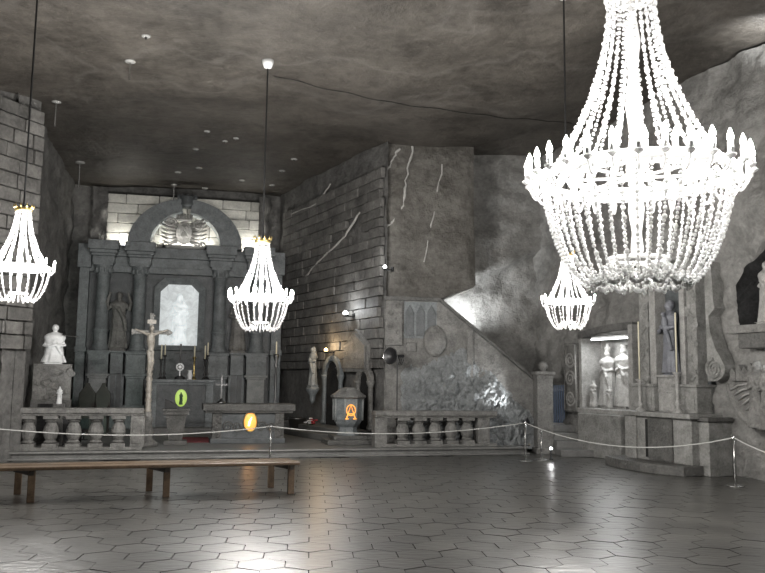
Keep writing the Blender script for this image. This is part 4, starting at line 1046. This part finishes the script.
# spotlight with round dish on a thin stand
p = kp(397, 443); zt1 = zat(397, 356, .78); p = (KF.px(397, 400, .78)[0], .78); T = fthing(KF, p[0], p[1], ZP, 'dish_spotlight', 'black round dish lamp on a thin stand behind the right balustrade', 'lamp'); H = zt1-ZP
m = MB(); m.lathe((0, 0, 0), [(.2, 0), (.2, .02), (.03, .04), (.018, .1)], 14); m.build('foot', 'black_plastic', T, smooth=True)
MB().tube([(0, 0, .08), (0, 0, H)], .016, 8).build('pole', 'black_plastic', T)
MB().tube([(.16, 0, H), (-.14, -.06, H)], .035, 8).build('arm', 'black_plastic', T)
dm = MB(); dm.lathe((0, 0, 0), [(.05, -.1), (.13, -.07), (.20, 0), (.21, .012), (.185, .012), (.12, -.045), (.03, -.07)], 20); q = Vector((-.75, -.65, .0)).to_track_quat('Z', 'Y').to_matrix()
dm.v = [tuple(q @ Vector(v)+Vector((-.2, -.1, H))) for v in dm.v]; dm.build('dish', 'black_plastic', T, smooth=True)
rm = MB(); rm.tube([(.21*math.cos(2*PI*i/24), .21*math.sin(2*PI*i/24), .014) for i in range(24)], .008, 5, closed=True); rm.v = [tuple(q @ Vector(v)+Vector((-.2, -.1, H))) for v in rm.v]; rm.build('dish_rim', 'steel', T)
for q in range(3): MB().tube([(.02+.05*q, 0, H), (.05+.05*q, -.03, H-.1), (.02+.04*q, -.01, H-.22)], .012, 5).build('cable', 'black_plastic', T)
# blue slatted screen
pX = at(558.5, 418, 20.85); zt1 = at(558, 385, 20.85).z; T = thing('slatted_screen', 'narrow blue screen of upright slats beside the newel post', 'screen', (pX.x, 20.85, .69), -.1); w_ = .34; H = zt1-.69
for q in range(6): MB().box(-w_/2+q*w_/6+.006, -w_/2+(q+1)*w_/6-.006, -.02, .01, .02, H).build('slat', 'blue_paint', T, bevel=.004)
for z_ in (.12, H-.15): MB().box(-w_/2, w_/2, .01, .03, z_, z_+.06).build('rail', 'steel_dark', T)
MB().box(-w_/2, w_/2, -.05, .06, 0, .03).build('foot', 'steel_dark', T)

# ------------------------------------------------------------------ right wall: sculpted group in its recess
wx = lambda u, v=380, k=0.: WF.px(u, v, k)[0]
wz = lambda u, v, k=0.: WF.px(u, v, k)[1]
O = ((NX0+NX1)/2, .2, NZ0)
T = fthing(WF, *O, 'sculpted_niche', 'brightly lit wall recess framing a carved group of figures', 'niche')
m = MB(O); m.box(NX0-.03, NX1+.03, -.12, .75, NZ0-.12, NZ0); m.build('sill', 'relief_stone', T, bevel=.015)
m = MB(O); a_, b_ = wx(566), wx(579); zt1 = wz(572, 343); zb1 = wz(572, 412)
m.box(a_, b_, -.06, .2, zb1, zt1); m.build('jamb_panel', 'carved', T, bevel=.015)
m = MB(O); c_ = (a_+b_)/2
for q in range(3): 
    zq = zb1+(zt1-zb1)*(.2+.28*q); spiral(m, (c_, zq), min(.24, (b_-a_)*.38), 2.0, -.07, .03, 1 if q % 2 else -1)
m.tube([(a_+.04, -.07, zb1+.05), (a_+.04, -.07, zt1-.05), (b_-.04, -.07, zt1-.05), (b_-.04, -.07, zb1+.05)], .025, 6, closed=True); m.build('jamb_scrolls', 'relief_stone', T, smooth=True)
m = MB(O); m.box(NX0-.04, NX0+.08, -.05, .6, NZ0, NZT0+.02); m.build('left_reveal', 'relief_stone', T, bevel=.015)
m = MB(O); m.box(NX1-.06, NX1+.08, -.10, .6, NZ0, NZT1+.1); m.build('right_reveal', 'relief_stone', T, bevel=.015)
m = MB(O); N_ = 10
for i in range(N_):
    t0, t1 = i/N_, (i+1)/N_; f = lambda t: (NX0-.05+(NX1-NX0+.1)*t, NZT0+(NZT1-NZT0)*t+.05*math.sin(PI*t))
    p0, p1 = f(t0), f(t1); m.prism([(p0[0], p0[1]), (p1[0], p1[1]), (p1[0], p1[1]+.16), (p0[0], p0[1]+.16)], -.06, .7)
m.build('lintel', 'rock', T)
m = MB(O); m.box(NX0, NX1, .55, .75, NZ0, NZT1+.1); m.build('back_wall', 'relief_stone', T)
# strip lamp under the lintel
sx_ = (NX0+NX1)/2
T2 = fthing(WF, sx_+.15, .0, min(NZT0, NZT1)-.02, 'strip_light', 'white strip light under the lintel of the sculpted recess', 'light', None); wd = (NX1-NX0)*.66
MB().box(-wd/2, wd/2, -.05, .05, 0, .05).build('housing', 'white_paint', T2); MB().box(-wd/2, wd/2, -.06, .04, -.03, 0).build('tube', 'lamp_white', T2)
lamp('AREA', (0, -.02, -.06), 6, (.97, .99, 1.), (wd, .06), parent=T2)
figs = ((NX0+(NX1-NX0)*.30, .36, .88, 'mitre', 'folded', 'left figure with tall hat in the lit wall recess'), (NX0+(NX1-NX0)*.60, .38, .92, 'crown', 'folded', 'central crowned figure in the lit wall recess'), (NX0+(NX1-NX0)*.85, .40, .80, 'hair', 'down', 'right figure in the lit wall recess'))
hh = NZT0-NZ0
for i, (x_, y_, sc_, hd, am, lb) in enumerate(figs):
    statue('relief_figure', lb, 'statue', WF.w(x_, y_, NZ0), WF.rz+.1*(i-1), hh*sc_*.93, 'relief_stone', am, hd, 20+i, (.22, .07), group='carved group in the lit recess', wide=1.4)
for i, (x_, h_) in enumerate(((.16, .38), (.47, .30))):
    statue('relief_figure', ['small kneeling figure at the left of the lit wall recess', 'small crouching figure between the two main carved figures'][i], 'statue', WF.w(NX0+(NX1-NX0)*x_, .12, NZ0), WF.rz, hh*h_, 'relief_stone', 'folded', 'veil', 30+i, (.12, .04), group='carved group in the lit recess', wide=1.3)
# plinth wall below the recess
O = (sx_, 0, 0); m = MB(O)
m.box(wx(585, 420), wx(628, 420), -.22, .2, 0, NZ0-.12); o = m.build('wall_plinth', 'carved_pale', None, bevel=.02); place(o, WF.w(*O), WF.rz); o['kind'] = 'structure'

# ------------------------------------------------------------------ side altar
KA = -.35
sxp = lambda u, v=400, k=KA: WF.px(u, v, k)[0]
szp = lambda u, v, k=KA: WF.px(u, v, k)[1]
tl, tr = sxp(624, 413, -.75), sxp(690, 413, -.75); ztb = szp(655, 412, -.75)
O = ((tl+tr)/2, -.3, 0)
T = fthing(WF, *O, 'side_altar', 'grey stone side altar with pilasters, central saint niche and side scroll', 'altar')
m = MB(O); N_ = 12; x0, x1 = tl-.35, tr+.05; pl = [(x1, 0), (x0, 0), (x0, -.95)]
pl = [(x0, .0), (x0, -1.0)]+[(x0+(x1-x0)*i/N_, -1.0-.22*math.sin(PI*i/N_)) for i in range(1, N_)]+[(x1, -1.0), (x1, 0)]
m.slab(pl, 0, .19); m.build('step', 'carved_dark', T, bevel=.015)
m = MB(O); m.box(tl-.03, tr+.03, -.80, .1, ztb-.1, ztb); m.build('table_top', 'carved_pale', T, bevel=.015)
m = MB(O); m.box(tl+.05, tr-.05, -.68, .1, .19, ztb-.1); m.build('table_body', 'carved_pale', T, bevel=.012)
aa, bb = tl+(tr-tl)*.36, tl+(tr-tl)*.72
m = MB(O); m.box(aa-.10, aa-.02, -.70, -.6, .25, ztb-.16); m.build('slot_shade', 'hole_shade', T)  # near-black strip paints a shaded gap on the altar front
m = MB(O); m.box(aa, bb, -.72, -.6, .22, ztb-.14); 
for i in range(5): figure(m, .5+.08*(i % 2), (aa+(bb-aa)*(.2+.15*i), -.71, .42), 'folded', 'hair', 40+i, yscale=.4)
m.build('front_relief', 'carved_dark', T)
m = MB(O); m.box(tl, tl+.34, -.74, -.6, .19, ztb-.1); m.build('front_panel', 'carved_pale', T, bevel=.012)
rx0, rx1 = sxp(692, 440, -.45), sxp(711, 440, -.45); zr_ = szp(700, 417, -.45)
m = MB(O); m.box(rx0, rx1, -.5, .1, 0, zr_-.08); m.build('side_block', 'carved_pale', T, bevel=.015)
m = MB(O); m.box(rx0-.05, rx1+.05, -.56, .1, zr_-.08, zr_); m.build('side_block_top', 'carved_dark', T, bevel=.015)
ztop = szp(668, 262); zpd = szp(668, 384)
for (u0, u1) in ((634, 657), (677, 700)):
    m = MB(O); a_, b_ = sxp(u0), sxp(u1); m.box(a_, b_, KA-.08, .1, ztb, zpd-.06); m.box(a_-.03, b_+.03, KA-.12, .1, zpd-.06, zpd); m.box(a_+.06, b_-.06, KA-.1, .1, ztb+.06, zpd-.12); m.build('upper_pedestal', 'carved_pale', T, bevel=.012)
for i, (u0, u1, k, vn) in enumerate(((639.5, 648, KA+.05, 1), (651, 657, KA, 0), (681.5, 686.5, KA, 0), (687.5, 697, KA+.05, 1))):
    m = MB(O); a_, b_ = sxp(u0), sxp(u1); m.box(a_, b_, k, .1, zpd, ztop)
    if vn: vine(m, a_, b_, zpd+.1, ztop-.1, k-.01, .03, 9, i, .08)
    m.build('carved_pilaster' if vn else 'pilaster', 'relief_stone' if not vn else 'carved_pale', T, bevel=0 if vn else .012)
m = MB(O); m.box(sxp(634), sxp(700), -.05, .1, ztb, ztop); m.build('back_slab', 'altar_dark', T)
m = MB(O); m.box(sxp(636), sxp(699), KA-.1, .1, ztop, ztop+.2); m.box(sxp(633), sxp(702), KA-.2, .1, ztop+.2, ztop+.32)
c_ = (sxp(636)+sxp(699))/2; hw = (sxp(699)-sxp(636))/2; m.prism([(c_-hw, ztop+.32), (c_+hw, ztop+.32), (c_+hw*.5, ztop+.7), (c_, ztop+.85), (c_-hw*.5, ztop+.7)], KA, .1); m.build('cornice', 'carved_pale', T, bevel=.012)
a_, b_ = sxp(658), sxp(676); zs_ = szp(668, 375)
m = MB(O); m.box(a_, b_, KA+.02, .1, ztb, zs_-.05); m.box(a_-.02, b_+.02, KA-.04, .1, zs_-.05, zs_)
for i in range(4): figure(m, zs_-ztb-.1, (a_+(b_-a_)*(.2+.2*i), KA+.02, ztb+.02), 'folded', 'hair', 60+i, yscale=.4)
m.build('statue_pedestal', 'relief_stone', T)
# scroll bracket on the right
m = MB(O); c0 = (sxp(708, 370), szp(708, 369)); N_ = 30
sc_pts = [sxp(705.5, 262), sxp(708, 300), sxp(703, 312), sxp(705, 330), sxp(710, 348), sxp(714, 358)]
zz_ = [szp(705, 262), szp(705, 300), szp(705, 316), szp(705, 332), szp(708, 348), szp(714, 360)]
xb_ = sxp(701, 330)
poly = [(xb_, zz_[0]), (xb_, c0[1]-.24)]+[(c0[0]+.0+.30*math.cos(a), c0[1]+.24*math.sin(a)) for a in [math.radians(-90+i*18) for i in range(8)]]+[(sc_pts[4], zz_[4]), (sc_pts[3], zz_[3]), (sc_pts[2], zz_[2]), (sc_pts[1]+.03, (zz_[1]+zz_[2])/2), (sc_pts[1], zz_[1]), (sc_pts[0], zz_[0])]
m.prism(poly, -.22, .1); spiral(m, (c0[0]+.03, c0[1]), .2, 2.2, -.23, .035, 1, PI/2); m.build('side_scroll', 'carved_pale', T)
xs, zs2 = WF.px(670, 375, KA+.1); statue('saint_statue', 'bluish robed saint statue in the side altar niche', 'statue', WF.w((a_+b_)/2, KA+.14, zs_), WF.rz-.25, szp(668, 301)-zs_, 'robe_blue', 'child', 'hair', 17, (.16, .05))
for u, vh, vt, lb in ((640, 379, 322, 'left tall white candle on the side altar'), (677.5, 372, 313, 'right tall white candle on the side altar')):
    kk = -.62; xx = WF.px(u, 395, kk)[0]; za, zt1 = WF.px(u, vh, kk)[1], WF.px(u, vt, kk)[1]
    candlestick(lb, WF.w(xx, kk, ztb), za-ztb, zt1-za, .05, 'relief_stone', 'wax', 'side altar candles', rc=.017)

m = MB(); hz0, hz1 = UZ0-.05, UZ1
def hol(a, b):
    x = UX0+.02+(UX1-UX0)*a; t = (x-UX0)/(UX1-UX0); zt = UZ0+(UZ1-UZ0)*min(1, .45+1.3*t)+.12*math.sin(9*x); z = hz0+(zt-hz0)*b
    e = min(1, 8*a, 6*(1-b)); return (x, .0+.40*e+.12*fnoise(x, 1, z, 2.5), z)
m.grid(hol, 24, 24); m.build('hollow_shade', 'hole_shade', wall_right)  # near-black lining puts the hollow's shade into its colour
# ------------------------------------------------------------------ far right: rock hollow with bust, ledge and lower relief
KL = -.35
xh0, zl0 = WF.px(726, 334, KL); xh1 = WF.px(800, 334, KL)[0]; zl1 = WF.px(740, 325, KL)[1]
O = ((xh0+xh1)/2, 0, zl0)
T = fthing(WF, *O, 'stone_ledge', 'stepped stone ledge below the dark rock hollow', 'ledge')
m = MB(O); m.box(xh0, xh1, KL, .3, zl0, zl1); m.build('upper_course', 'carved', T, bevel=.015)
m = MB(O); m.box(WF.px(738, 340, KL+.08)[0], xh1, KL+.08, .3, zl0-.28, zl0); m.build('lower_course', 'carved_dark', T, bevel=.015)
xb2, zb2 = WF.px(766, 323, -.1); hB = WF.px(762, 268, -.1)[1]-zl1
statue('stone_bust', 'pale stone torso sculpture inside the dark rock hollow on the right', 'statue', WF.w(xb2, -.02, zl1), WF.rz-.3, hB*1.1, 'relief_stone', 'folded', 'veil', 77, (.22, .05), wide=1.3)
T2 = fthing(WF, xh0+1.2, KL+.25, zl0-.30, 'strip_light', 'white strip light under the stone ledge on the right', 'light'); MB().box(-.5, .5, -.04, .04, -.02, .02).build('housing', 'white_paint', T2); MB().box(-.48, .48, -.03, .03, -.04, -.02).build('tube', 'lamp_white', T2)
lamp('AREA', (0, -.05, -.07), 1.2, (.97, .99, 1.), (.9, .06), parent=T2)
x0, z0 = WF.px(722, 432, -.02); x1, z1 = WF.px(800, 352, -.02); O = ((x0+x1)/2, 0, z0)
T = fthing(WF, *O, 'wall_relief', 'carved wall relief of a curved shell, small houses and robed figure', 'relief')
m = MB(O); pts = [WF.px(u, v, -.12) for u, v in ((727, 384), (730, 397), (735, 408), (742, 418), (750, 425), (762, 430), (776, 432))]
m.tube([(p[0], -.1, p[1]) for p in pts], .05, 8); m.build('shell_rim', 'carved', T, smooth=True)
m = MB(O); top = [WF.px(u, v, -.05) for u, v in ((727, 384), (733, 376), (745, 371), (760, 368), (776, 366))]
m.prism([p for p in pts]+top[::-1][:-1], -.12, .15); m.build('shell', 'carved', T)
for u, w_, h_ in ((736, .13, .14), (742, .13, .2), (748, .15, .16), (754, .13, .22)):
    xx, zz = WF.px(u, 381, -.12); m = MB(O); m.box(xx-w_/2, xx+w_/2, -.2, 0, zz, zz+h_); m.prism([(xx-w_/2-.01, zz+h_), (xx+w_/2+.01, zz+h_), (xx, zz+h_+.11)], -.21, 0); m.box(xx-.03, xx+.03, -.205, -.19, zz+.08, zz+.16); m.build('house', 'carved', T)
for q in range(6):
    a_ = WF.px(731+q*4, 390+q*5, -.12); b_ = WF.px(748+q*4, 384+q*4, -.12); MB(O).tube([(a_[0], -.13, a_[1]), ((a_[0]+b_[0])/2, -.16, (a_[1]+b_[1])/2+.03), (b_[0], -.13, b_[1])], .022, 6).build('shell_rib', 'relief_stone', T, smooth=True)
for u, vt, vb, sd in ((759, 360, 428, 81), (768, 364, 430, 82)):
    xx, zz = WF.px(u, vb, -.2); hh = WF.px(u, vt, -.2)[1]-zz; m = MB(O); figure(m, hh, (xx, -.2, zz), 'folded', 'veil', sd, wide=1.1); m.build('robed_figure', 'carved', T, smooth=True, remesh=.014)

# ------------------------------------------------------------------ rope barrier
tops = {}
def stanchion(label, u, v, vt, z=0.):
    p = onz(u, v, z); H = at(u, vt, p.y).z-z; T = thing('rope_stanchion', label, 'stanchion', p, 0, 'rope barrier posts')
    MB().lathe((0, 0, 0), [(.16, 0), (.16, .012), (.13, .022), (.03, .03)], 18).build('base', 'steel', T, smooth=True)
    MB().lathe((0, 0, .02), [(.021, 0), (.021, H-.06)], 12).build('post', 'steel', T, smooth=True)
    m = MB(); m.lathe((0, 0, H-.05), [(.028, 0), (.034, .01), (.034, .035), (.02, .05), (.0, .055)], 12)
    m.tube([(.045*math.cos(PI*i/6), .045*math.sin(PI*i/6), H-.03) for i in range(12)], .005, 5, closed=True); m.build('head', 'steel', T, smooth=True)
    return p+Vector((0, 0, H-.03))
tA = stanchion('rope stanchion standing behind the right end of the bench', 270, 459, 425)
tB = stanchion('rope stanchion in front of the newel post, the nearer of the pair', 525.5, 461, 421.5)
tC = stanchion('shorter rope stanchion beside the newel post, farther of the pair', 541.5, 460, 430.5)
tD = stanchion('rope stanchion nearest the camera in front of the right wall', 735.5, 486, 436)
def rope(label, a, b, sag):
    a, b = Vector(a), Vector(b); c = a.copy(); m = MB(); pts = []
    for i in range(25):
        t = i/24; p = a.lerp(b, t)-c; p.z -= sag*4*t*(1-t); pts.append(p)
    m.tube(pts, .011, 6); o = m.build('barrier_rope', 'rope_grey', None, smooth=True); o.location = c; tag(o, label, 'rope', 'ropes of the barrier')
rope('barrier rope running left from the bench stanchion past the left balustrade', at(-12, 428, 14.9), tA, .16)
rope('barrier rope between the bench stanchion and the newel post pair', tA, tB, .20)
rope('barrier rope sagging in front of the side altar', tB, tD, .33)
rope('barrier rope leading right out of view from the nearest stanchion', tD, at(800, 462, 12.3), .05)

# ------------------------------------------------------------------ bench
g = lambda u, v: onz(u, v, 0)
fr_, br_ = g(291, 494.5), g(271, 488); fl_, bl2 = g(30, 503), g(17, 495); fm_, bm2 = g(166, 497.5), g(149, 491.5)
BF = Frame(fl_[:2], fr_[:2]); bh = .50
T = thing('long_bench', 'long low wooden bench of two planks on the tiled floor', 'bench', BF.w(BF.len/2, .25, 0), BF.rz); O = (BF.len/2, .25, 0)
bl = lambda p: ((p-BF.o).dot(BF.d), (p-BF.o).dot(BF.n))
xe = bl(fr_)[0]+.12
m = MB(O); m.box(-1.6, xe, -.06, .22, bh-.05, bh); m.build('seat_plank', 'wood', T, bevel=.012)
m = MB(O); m.box(-1.7, xe-.06, .27, .55, bh-.05, bh); m.build('seat_plank', 'wood', T, bevel=.012)
for p in (fr_, fl_, fm_, br_, bl2, bm2):
    x_, y_ = bl(p); m = MB(O); m.box(x_-.05, x_+.05, max(-.02, y_), max(-.02, y_)+.08, 0, bh-.05); m.build('leg', 'wood', T, bevel=.008)
for (a, b) in ((fr_, br_), (fl_, bl2), (fm_, bm2)):
    A, B = bl(a), bl(b); m = MB(O); vs = [(A[0]-.03, -.02, bh-.12), (A[0]+.03, -.02, bh-.12), (B[0]+.03, .5, bh-.12), (B[0]-.03, .5, bh-.12)]; vs += [(x, y, z+.07) for x, y, z in vs]
    m.add(vs, [(0, 3, 2, 1), (4, 5, 6, 7), (0, 1, 5, 4), (1, 2, 6, 5), (2, 3, 7, 6), (3, 0, 4, 7)]); m.build('cross_bar', 'wood_dark', T)

# ------------------------------------------------------------------ ceiling fittings
def bolt(u, v, rod=0., label='small pale rock bolt plate on the dark ceiling', r=.10, group='rock bolts in the ceiling'):
    p = onz(u, v, CEIL); z = ceil_z(p.x, p.y); T = thing('rock_bolt', label, 'rock bolt', (p.x, p.y, z), 0, group)
    MB().lathe((0, 0, -.025), [(r*.6, 0), (r, .01), (r, .04)], 12).build('plate', 'bolt_grey', T, smooth=True)
    MB().lathe((0, 0, -.06-rod), [(.02, 0), (.02, rod+.05)], 8).build('rod', 'steel_dark' if rod < .1 else 'steel', T)
for u, v, lb in ((147, 16, 'isolated pale bolt plate near the top edge of the ceiling'), (178, 171, 'leftmost pale bolt plate of the ceiling cluster above the altarpiece'),
                 (196, 147, 'pale bolt plate left below the topmost one of the ceiling cluster'), (207, 130, 'topmost pale bolt plate of the ceiling cluster left of the middle cord'),
                 (225, 140, 'left one of two close bolt plates in the ceiling cluster'), (236, 137, 'right one of two close bolt plates in the ceiling cluster'),
                 (199, 167, 'wider bolt plate on the ceiling midway above the altarpiece arch'), (205, 190, 'lowest bolt plate of the ceiling cluster just above the arch'),
                 (242, 181, 'bolt plate on the ceiling just left of the middle chandelier cord'), (272, 186, 'bolt plate on the ceiling just right of the middle chandelier cord'),
                 (282, 172, 'bolt plate second from the right in the ceiling cluster'), (294, 160, 'rightmost bolt plate of the ceiling cluster near the brick wall')):
    bolt(u, v, 0., lb, r=.075 if v < 150 else .1)
bolt(57, 92, .5, 'hanging steel bolt with dark block above the left brick pier')
bolt(80, 163, .7, 'long hanging bolt with round plate left of the altarpiece', .14)
bolt(131, 45, .3, 'short hanging hook near the middle of the left ceiling')
bolt(174, 186, .45, 'long hanging bolt just above the altarpiece arch')
p0, p1 = onz(275, 60, CEIL), onz(572, 122, CEIL); m = MB(p0); m.tube([(q := p0.lerp(p1, i/40), Vector((q.x, q.y, ceil_z(q.x, q.y)-.02+.01*math.sin(i))))[1] for i in range(41)], .008, 6)
o = m.build('ceiling_cable', 'iron', None, smooth=True); o.location = p0; tag(o, 'thin black cable along the ceiling from the middle chandelier', 'cable')
# lamp on the right wall throwing light up on the rock above
x_, z_ = WF.px(778, 70, -.3)
floodlight('floodlight high on the right wall shining up at the ceiling rock', WF.w(x_, -.3, z_), WF.w(x_-.4, -.1, z_+1.5), 34, (.97, .99, 1.), 120, stand=.1)
